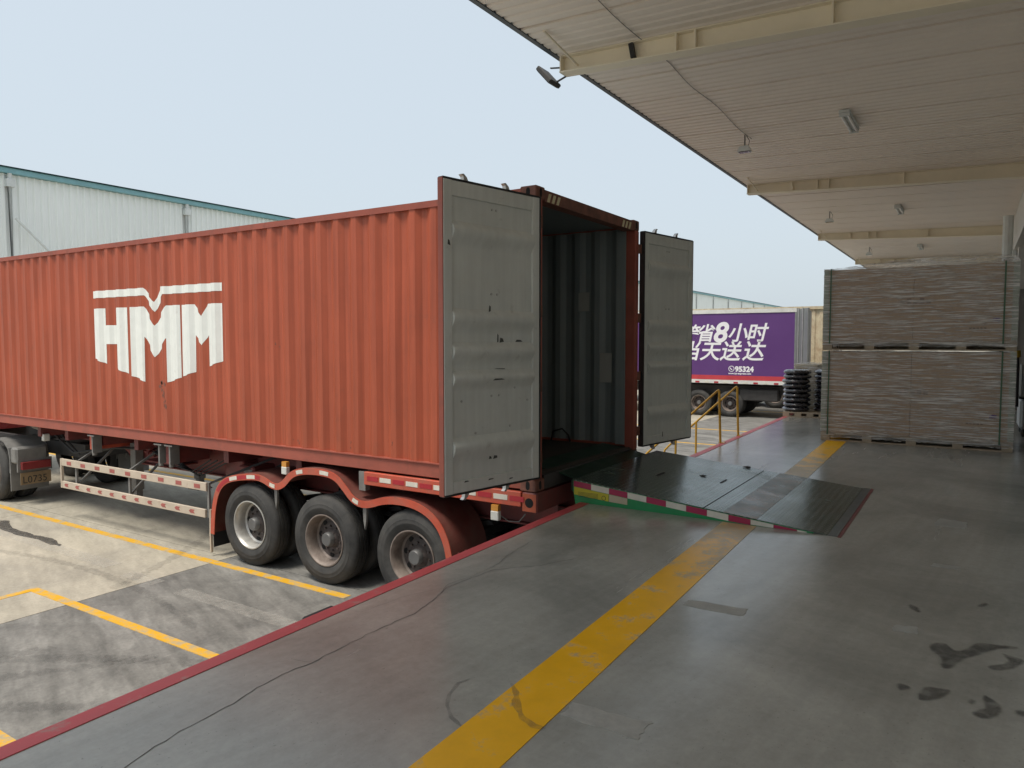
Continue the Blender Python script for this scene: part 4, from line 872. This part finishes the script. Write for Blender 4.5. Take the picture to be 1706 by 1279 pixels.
MB().prism([(16.9, 1.0), (16.9, 3.6), (17.3, 3.75), (18.6, 3.55), (19.05, 2.2), (19.15, .5), (18.3, .5), (18.2, .95)], 'x', 5.8, 8.2).build('cab', m_cab, tc_)
MB().quad((5.95, 18.625, 3.40), (8.05, 18.625, 3.40), (8.05, 19.06, 2.22), (5.95, 19.06, 2.22)).build('windscreen', m_glass, tc_)
MB().box(5.795, 5.799, 17.4, 18.5, 2.2, 3.1).build('side_window', m_glass, tc_)
wheel(X0 - .0, 18.2, 1, tc_, m_rim_d); wheel(X1, 18.2, -1, tc_, m_rim_d)
MB().box(5.95, 6.5, 16.5, 17.6, .45, .95, ch=.05).build('fuel_tank', m_steel, tc_)
MB().tube([(6.2, 13.3, 1.30), (6.25, 13.6, 1.24), (6.4, 14.4, 1.26)], .03, 6).build('hose', m_guard, tc_, smooth=True)
MB().box(6.02, 6.12, 13.2, 13.28, 1.12, 1.24, ch=.01).build('work_lamp', m_lampw, tc_)

# ================================================================ DOCK LEVELLER
LX0, LX1 = 6.19, 8.39
def zl_(y): return DZ + .005 + (y - .945) * .094
lv = thing('dock_leveller', (7.36, 2.0, DZ), 'dark green checker plate dock leveller ramp raised into the red container', 'dock leveller')
for a, b in ((.945, 1.945), (1.957, 3.24)):
    MB().prism([(a, zl_(a)), (b, zl_(b)), (b, zl_(b) - .010), (a, zl_(a) - .004)], 'x', LX0, LX1).build('deck_plate', m_check, lv)
MB().prism([(3.2, zl_(3.2) - .012), (3.262, zl_(3.262) - .012), (3.262, zl_(3.262) - .12), (3.2, zl_(3.2) - .12)], 'x', LX0 + .012, LX1 - .012).build('front_beam', m_plain_green, lv)
MB().prism([(3.245, zl_(3.245)), (3.42, 1.512), (3.80, 1.562), (3.80, 1.55), (3.42, 1.497), (3.245, zl_(3.245) - .012)], 'x', LX0 + .06, LX1 - .06 - .28).build('lip_plate', m_plain_green, lv)
for k in range(6): MB().tube([(LX0 + .1 + k * .3, 3.245, zl_(3.245) - .02), (LX0 + .25 + k * .3, 3.245, zl_(3.245) - .02)], .02, 8).build('lip_hinge', m_plain_green, lv)
for xs, s_ in ((LX0 + .003, 1), (LX1 - .003, -1)):
    sk = MB().prism([(1.05, DZ + .0005), (1.05, zl_(1.05) - .006), (3.235, zl_(3.235) - .011), (3.235, zl_(3.235) - .12), (3.205, DZ - .05), (3.165, DZ - .05), (3.165, DZ + .0005)], 'x', xs, xs + s_ * .006).build('side_skirt', m_green, lv)
    y = 3.23; q = 0
    while y > 1.15:
        a, b = y, max(y - .185, 1.1); hh = min(.055, (zl_((a + b) / 2) - DZ) * .8)
        MB().prism([(a, zl_(a) - .013), (b, zl_(b) - .013), (b, max(DZ + .002, zl_(b) - .013 - hh)), (a, zl_(a) - .013 - hh)], 'x', xs - s_ * .0005, xs - s_ * .003).build('warning_tape', m_tape_w if q % 2 else m_tape_pk, sk)
        y -= .187; q += 1
    if s_ == 1:
        MB().prism([(3.225, zl_(3.225) - .071), (2.86, zl_(2.86) - .071), (2.86, zl_(2.86) - .14), (3.225, zl_(3.225) - .145)], 'x', xs - .0045, xs - .0035).build('warning_label', m_yellabel, sk)
        MB().prism([(2.855, zl_(2.855) - .071), (2.67, zl_(2.67) - .071), (2.67, zl_(2.67) - .13), (2.855, zl_(2.855) - .14)], 'x', xs - .0045, xs - .0035).build('type_label', m_beige, sk)
        for k in range(5): MB().box(xs - .006, xs - .0047, 2.97, 3.18, zl_(3.0) - .098 - k * .011, zl_(3.0) - .095 - k * .011).build('print_line', m_ink, sk)
        MB().lathe([(-.0015, .018), (-.0015, .022), (-.0001, .0225)], (xs - .0046, 2.91, zl_(2.91) - .118), 'x', 20).build('label_symbol', m_ink, sk)
MB().box(LX0, LX1, .875, .941, DZ - .003, DZ + .004).build('rear_frame', m_frame, lv)
MB().box(LX0, LX1, .868, .8745, DZ - .003, DZ + .008).build('weld_bead', m_greysteel, lv)
MB().box(LX0 - .02, LX1 + .02, .84, .8675, DZ - .003, DZ + .0035).build('red_border', m_chassis, lv)
MB().box(7.05, 7.25, 2.70, 2.73, zl_(2.7) - .002, zl_(2.7) + .005).build('lift_slot', m_gasket, lv)
MB().box(7.3, 7.5, 2.12, 2.14, zl_(2.13) - .002, zl_(2.13) + .004).build('lift_slot', m_gasket, lv)
for a, b in ((1.50, 1.78),):
    MB().prism([(a, zl_(a) + .0012), (b, zl_(b) + .0012), (b, zl_(b) - .003), (a, zl_(a) - .003)], 'x', LX0 + .001, LX1 - .001).build('lane_paint', m_deckpaint, lv)
def scrap(x, y, z, r, lab):
    t = MB(); p = []
    for q in range(9):
        a = 2 * math.pi * q / 9; rr = r * random.uniform(.35, 1.1); p.append((x + rr * math.cos(a), y + rr * 1.1 * math.sin(a)))
    c = (x, y, z + r * .35)
    for a, b in zip(p, p[1:] + p[:1]):
        t.quad((*a, z + random.uniform(0.001, r * .25)), (*b, z + .002), c); t.quad((*a, z), (*b, z), (x, y, z))
    tag(t.build('rubber_scrap', m_scrap, loc=(x, y, z)), lab, 'scrap', 'black scraps on the leveller')
scrap(8.40 - .06, 2.13, zl_(2.13) + .002, .055, 'torn black rubber scrap lying at the far edge of the leveller deck')
scrap(7.45, 2.36, zl_(2.36) + .002, .04, 'small flat black scrap in the middle of the leveller deck')
bp_ = MB().box(2.80, 3.04, yE(2.9) + .006, yE(2.9) + .12, .85, 1.215, ch=.015).build('dock_bumper', m_gasket, loc=(2.92, yE(2.9) + .06, .85))
tag(bp_, 'black rubber dock bumper below the red edge near the yellow parking line', 'bumper')

# ================================================================ WRAPPED PALLET STACK
def pallet(root, x0, x1, y0, y1, z, h=.13):
    p = MB().box(x0, x1, y0, y1, z + h - .02, z + h).build('pallet', m_wood, root)
    for k in range(5):
        yy = y0 + (y1 - y0 - .13) * k / 4
        for xx in (x0, (x0 + x1) / 2 - .05, x1 - .1): MB().box(xx, xx + .1, yy, yy + .13, z + .021, z + h - .0205).build('block', m_wood, p)
    for xx in (x0, (x0 + x1) / 2 - .05, x1 - .1): MB().box(xx, xx + .1, y0, y1, z + .001, z + .020).build('skid', m_wood, p)
    MB().box((x0 + x1) / 2 + .06, (x0 + x1) / 2 + .09, y0 + .14, y1 - .14, z + .021, z + h - .0205).build('gap_blocker', m_wood, p)  # board added across the middle to keep the fork openings dark
    return p
def film_shell(root, x0, x1, y0, y1, z0, z1, hump=0.0):
    """slightly rumpled film: front, back, two sides and top, one continuous grid around the load"""
    mb = MB(); ny, nz = 70, 48
    def off(): return random.uniform(-.0035, .0035)
    ring = []
    per = [(x0, y1 + (y0 - y1) * k / ny) for k in range(ny)] + [(x0 + (x1 - x0) * k / 12, y0) for k in range(12)] + [(x1, y0 + (y1 - y0) * k / 20) for k in range(20)] + [(x1 + (x0 - x1) * k / 12, y1) for k in range(12)]
    n = len(per); rows = []
    for j in range(nz + 1):
        z = z0 + (z1 - z0) * j / nz; row = []
        for k, (x, y) in enumerate(per):
            b = .004 * math.sin(j * 1.7 + .18 * k) + off()
            row.append((x + (b if abs(x - x0) < .01 else 0) - .004 * (abs(x - x0) < .01), y + (b if abs(x - x0) > .01 else 0), z + off() * 2))
        rows.append(row)
    if hump:
        row = []
        cx_, cy_ = (x0 + x1) / 2, (y0 + y1) / 2
        top = []
        for k, (x, y) in enumerate(per):
            t = max(0.0, min(1.0, (y1 - .12 - y) / (y1 - y0 - .1)));  row.append((x + (cx_ - x) * .10, y + (cy_ - y) * .05, z1 + hump * math.sin(min(1, t * 1.55) * math.pi / 2) * (1 - .35 * t)))
        rows.append(row); rows.append([(cx_ + (a - cx_) * .3, cy_ + (b - cy_) * .6, c + .01) for a, b, c in row])
    for a, b in zip(rows, rows[1:]):
        for k in range(n): mb.quad(a[k], a[(k + 1) % n], b[(k + 1) % n], b[k])
    if hump: mb.quad(*rows[-1])
    return mb.build('stretch_film', m_film, root, smooth=True)
PX0, PX1, PY0, PY1 = 12.22, 13.38, -.50, 2.0
def load(z, ztop, lab, sticker_z, hump):
    t = thing('wrapped_crate', (12.8, .75, z), lab, 'crate', 'wrapped crates on the dock')
    pallet(t, PX0, PX1, PY0, PY1, z); c0 = z + .131
    half = (PY0 + PY1) / 2 + .02
    for a, b in ((PY0 + .01, half - .0015), (half + .0015, PY1 - .01)):
        MB().box(PX0 + .012, PX1 - .012, a, b, c0, ztop - .01, ch=.008).build('carton', m_card, t)
    for yy in (PY1 - .10, PY0 + .16):
        s = MB(); s.box(PX0 - .026, PX0 - .022, yy - .010, yy + .010, z + .1, ztop + .004); s.box(PX1 + .002, PX1 + .006, yy - .009, yy + .009, z + .1, ztop + .004); s.box(PX0 - .026, PX1 + .006, yy - .010, yy + .010, ztop + .0045, ztop + .007)
        s.build('strap', m_strap, t)
    for yy, s_ in ((PY1, -1), (PY0, 1)):
        e = MB(); e.box(PX0 - .003, PX0 + .0, yy, yy + s_ * .07, c0 + .02, ztop); e.box(PX0 + .001, PX0 + .07, yy, yy - s_ * .003, c0 + .02, ztop)
        e.build('edge_board', m_protect, t)
    MB().box(PX0 - .009, PX0 - .0065, PY0 + .20, PY0 + .29, sticker_z, sticker_z + .05).build('sticker', m_purple_tag, t)
    for yy, zz, w_ in ((PY0 + .36, sticker_z - .10, .22), (.55, (c0 + ztop) / 2 + .0, .42)):
        for q in range(5): MB().box(PX0 + .0085, PX0 + .0115, yy + q * w_ / 5, yy + (q + .7) * w_ / 5, zz, zz + (.02 if w_ < .3 else .05 + .03 * (q % 2))).build('carton_print', m_cprint, t)
    film_shell(t, PX0 - .008, PX1 + .008, PY0 - .006, PY1 + .006, z + .06, ztop + .01, hump)
    return t
load(DZ + .001, 2.655, 'lower plastic wrapped brown crate on a pallet standing on the dock floor', 1.72, 0.0)
load(2.668, 3.915, 'upper plastic wrapped brown crate stacked on top of the other', 3.08, .13)

# ================================================================ WRAPPED TYRES at the dock edge
tp = thing('tyre_pallet', (16.3, 2.95, DZ), 'wooden pallet under the black wrapped tyre stacks', 'pallet')
pallet(tp, 15.68, 17.1, 2.25, 3.31, DZ + .001, .10)
nums = ['bottom', 'second lowest', 'third lowest', 'fourth lowest', 'fifth lowest', 'sixth lowest', 'seventh lowest', 'second highest', 'top']
def tyre_stack(cx_, cy_, n, nm, r):
    for k in range(n):
        z = DZ + .103 + k * .0965
        mb = MB(); prof = []
        for q in range(14):
            a = 2 * math.pi * q / 14; prof.append((.047 * math.sin(a) * (1.0 if abs(math.sin(a)) < .95 else .97), r - .085 + .085 * math.cos(a)))
        mb.lathe(prof, (0, 0, 0), 'z', 40, close=True)
        sd_ = random.uniform(0, 9)
        mb.v = [(x * (1 + .022 * math.sin(7 * math.atan2(y, x) + sd_)), y * (1 + .022 * math.sin(7 * math.atan2(y, x) + sd_)), z_ * (1 + .10 * math.sin(11 * math.atan2(y, x) + sd_))) for x, y, z_ in mb.v]
        o = mb.build('tyre_package', m_blackfilm, smooth=True)
        o.location = (cx_ + random.uniform(-.015, .015), cy_ + random.uniform(-.015, .015), z + .047); o.rotation_euler = (random.uniform(-.015, .015), random.uniform(-.015, .015), random.uniform(0, 6))
        tag(o, '%s plastic wrapped black tyre in the %s' % (nums[k], nm), 'tyre', 'wrapped tyres in stacks')
tyre_stack(15.98, 3.10, 9, 'stack nearer the red dock edge', .275)
tyre_stack(16.25, 2.54, 9, 'stack beside the wrapped crates', .27)
cb = thing('film_wrapped_carton', (16.75, 3.05, DZ + .1), 'pale film wrapped carton behind the tyre stacks', 'carton')
MB().box(16.5, 17.05, 2.78, 3.26, DZ + .102, DZ + 1.06, ch=.02).build('carton', m_beige, cb)
film_shell(cb, 16.49, 17.06, 2.77, 3.27, DZ + .103, DZ + 1.08, .02)

# ================================================================ STAIRS and yellow railings
st = thing('dock_stairs', (11.55, 3.9, 0), 'concrete steps going down from the dock edge between yellow railings', 'stairs')
for k in range(6):
    y0_ = yE(11.5) + .02 + k * .235; MB().box(11.0, 12.1, y0_, y0_ + .235, 0, DZ - .178 * (k + 1) - .0, ch=.006).build('step', m_apron, st)
def railing(x, lab):
    t = thing('stair_railing', (x, 3.9, 0), lab, 'railing', 'yellow stair railings')
    zr = lambda y: 2.06 - (y - 3.28) * .93
    MB().tube([(x, 3.27, 2.06), (x, 3.30, 2.045), (x, 3.95, zr(3.95)), (x, 4.42, zr(4.42)), (x, 4.50, zr(4.47) - .04), (x, 4.53, zr(4.5) - .13), (x, 4.53, .0)], .017, 8).build('handrail', m_railyel, t, smooth=True)
    MB().tube([(x, 3.15, DZ - .01), (x, 3.27, 2.06)][:0] + [(x, 3.24, DZ), (x, 3.27, 2.05)], .019, 8).build('post', m_railyel, t, smooth=True)
    MB().tube([(x, 3.95, .42), (x, 3.95, zr(3.95))], .018, 8).build('post', m_railyel, t, smooth=True)
    MB().box(x - .06, x + .06, 3.17, 3.255, DZ + .004, DZ + .012).build('base_plate', m_railyel, t)
railing(11.05, 'yellow steel stair railing nearer to the red container'); railing(12.05, 'yellow steel stair railing nearer to the tyre stacks')

# ================================================================ PURPLE BOX TRUCK
TX = 27.0
pt = thing('box_truck', (28.2, 10, 0), 'purple box truck with white Chinese lettering parked across the yard', 'truck')
MB().box(TX, TX + 2.45, 5.30, 14.9, 1.30, 3.98).build('cargo_box', m_truckwhite, pt)
pn = MB().box(TX - .008, TX - .001, 5.355, 14.8, 1.385, 3.84).build('side_panel', m_purple, pt)
MB().box(TX - .014, TX - .0085, 5.355, 14.8, 1.385, 1.55).build('red_band', m_truckred, pn)
MB().box(TX - .03, TX - .001, 5.32, 14.88, 1.25, 1.38).build('lower_rail', m_truckwhite, pt)
MB().box(TX - .03, TX - .001, 5.30, 14.9, 3.845, 3.985).build('top_rail', m_truckwhite, pt)
MB().box(TX - .03, TX - .001, 5.30, 5.350, 1.3955, 3.8445).build('corner_rail', m_truckdoor, pt)
for k in range(26): MB().box(TX - .034, TX - .0305, 5.5 + k * .36, 5.66 + k * .36, 1.26, 1.32).build('reflective_tape', m_tape_r if k % 2 else m_tape_w, pt)
xd, yd = (0, -1, 0), (0, 0, 1)
def tl_(s, y, z, size, off=.013, shear=.22): text_mesh('lettering', s, size, m_letter, pn, (TX - .011, y, z), xd, yd, shear=shear, offset=off)
tl_('跨', 9.52, 2.86, .70); tl_('省', 8.92, 2.86, .70); tl_('8', 8.27, 2.80, 1.02, .03); tl_('小', 7.72, 2.86, .72); tl_('时', 7.04, 2.86, .72)
tl_('当', 9.52, 2.17, .76); tl_('天', 8.76, 2.17, .76); tl_('送', 8.00, 2.17, .76); tl_('达', 7.18, 2.17, .78)
tl_('95324', 7.42, 1.70, .27, .012, 0); tl_('www.ky-express.com', 7.66, 1.60, .095, .003, 0)
MB().lathe([(-.001, .088), (-.001, .108), (.0, .109)], (TX - .009, 7.55, 1.80), 'x', 24).build('phone_symbol', m_letter, pn)
MB().tube([(TX - .011, 7.60, 1.84), (TX - .011, 7.57, 1.79), (TX - .011, 7.52, 1.76)], .017, 6).build('phone_symbol', m_letter, pn)
# rear doors swung open
for a, ang in ((TX - .01, R(-152)), (TX + 2.46, R(188))):
    o = MB().box(0, 1.2, -.03, .03, 1.32, 3.94, ch=.008).build('rear_door', m_truckdoor, pt, loc=(0, 0, 0)); o.location = Vector((a, 5.27, 0)) - ORG[pt.name]; o.rotation_euler = (0, 0, ang)
    ORG[o.name] = Vector((0, 0, 0))
    for u in (.3, .75):
        b_ = MB().tube([(u, -.055, 1.30), (u, -.055, 3.96)], .02, 6).build('door_bar', m_steel, o, loc=(0, 0, 0)); b_.location = (0, 0, 0)
MB().box(TX + .5, TX + 1.9, 5.5, 17.5, .85, 1.15).build('frame_rail', m_darksteel, pt)
MB().box(TX + .15, TX + .6, 5.9, 7.3, .62, 1.05, ch=.04).build('tool_box', m_darksteel, pt)
MB().box(TX + .1, TX + 2.3, 5.45, 5.55, .60, .80).build('rear_bumper', m_darksteel, pt)
for yy in (8.80, 7.62, 15.9):
    wheel(TX + .06, yy, 1, pt, m_rim_d, .49); wheel(TX + 2.39, yy, -1, pt, m_rim_d, .49)
MB().prism([(15.1, .7), (15.1, 2.7), (15.4, 2.9), (16.6, 2.8), (17.1, 1.9), (17.2, .55), (16.5, .55)], 'x', TX + .1, TX + 2.35).build('cab', m_truckwhite, pt)
MB().quad((TX + .25, 16.625, 2.72), (TX + 2.2, 16.625, 2.72), (TX + 2.2, 17.09, 1.93), (TX + .25, 17.09, 1.93)).build('windscreen', m_glass, pt)
MB().box(TX + .092, TX + .098, 15.6, 16.5, 1.9, 2.55).build('side_window', m_glass, pt)

# cream container truck beyond
cc = thing('cream_container', (33, 10, 1.3), 'rust streaked cream container behind the purple truck', 'container')
mb = MB(); y = 4.9
while y < 16.8:
    for a, b, da, db in ((0, .10, 0, 0), (.10, .15, 0, .04), (.15, .25, .04, .04), (.25, .30, .04, 0)):
        mb.quad((31.6 + da, y + a, 1.5), (31.6 + db, y + b, 1.5), (31.6 + db, y + b, 4.12), (31.6 + da, y + a, 4.12))
    y += .30
mb.quad((31.7, 4.9, 1.5), (31.7, 16.9, 1.5), (31.7, 16.9, 4.12), (31.7, 4.9, 4.12)); mb.build('side_wall', m_cream, cc)
MB().box(31.55, 31.72, 4.8, 17.0, 4.12, 4.24).build('top_rail', m_cream, cc); MB().box(31.55, 31.72, 4.8, 17.0, 1.36, 1.5).build('bottom_rail', m_cream, cc)
MB().box(31.72, 34.0, 4.9, 16.9, 1.4, 4.2).build('body', m_cream, cc); MB().box(31.56, 31.71, 4.78, 4.9, 1.5, 4.12).build('rear_post', m_cream, cc)
ct = thing('flatbed_trailer', (33, 10, 0), 'trailer under the rust streaked cream container', 'trailer')
MB().box(31.8, 33.8, 4.9, 16.9, 1.05, 1.359).build('bed', m_chassis, ct)
for yy in (7, 8.3, 15): wheel(31.6, yy, 1, ct, m_rim_d); wheel(33.95, yy, -1, ct, m_rim_d)

# ================================================================ STACKER by the doorway
fk = thing('pallet_stacker', (14.6, -1.1, DZ), 'grey pallet stacker with yellow knob parked behind the wrapped crates', 'pallet stacker')
MB().box(14.3, 15.2, -1.55, -.66, DZ + .12, DZ + .62, ch=.04).build('body', m_fork, fk)
MB().box(14.2, 14.32, -1.5, -.64, DZ + .66, DZ + 1.2, ch=.02).build('back_panel', m_fork, fk)
MB().box(14.185, 14.199, -1.4, -.70, DZ + .76, DZ + 1.14).build('dark_screen', m_glass, fk)
MB().box(14.25, 15.1, -1.5, -.64, DZ + .625, DZ + .655).build('seat_pad', m_black, fk)
MB().tube([(14.25, -.615, DZ + .5), (14.25, -.60, DZ + 1.3)], .022, 8).build('mast', m_black, fk)
MB().tube([(14.25, -.60, DZ + 1.3), (14.25, -.595, DZ + 1.41)], .045, 10).build('knob', m_forkyel, fk)
for xx in (14.45, 15.05): MB().lathe([(-.06, .0001), (-.06, .10), (-.04, .12), (.04, .12), (.06, .10), (.06, .0001)], (xx, -.75, DZ + .121), 'y', 20).build('wheel', m_tyre, fk, smooth=True)
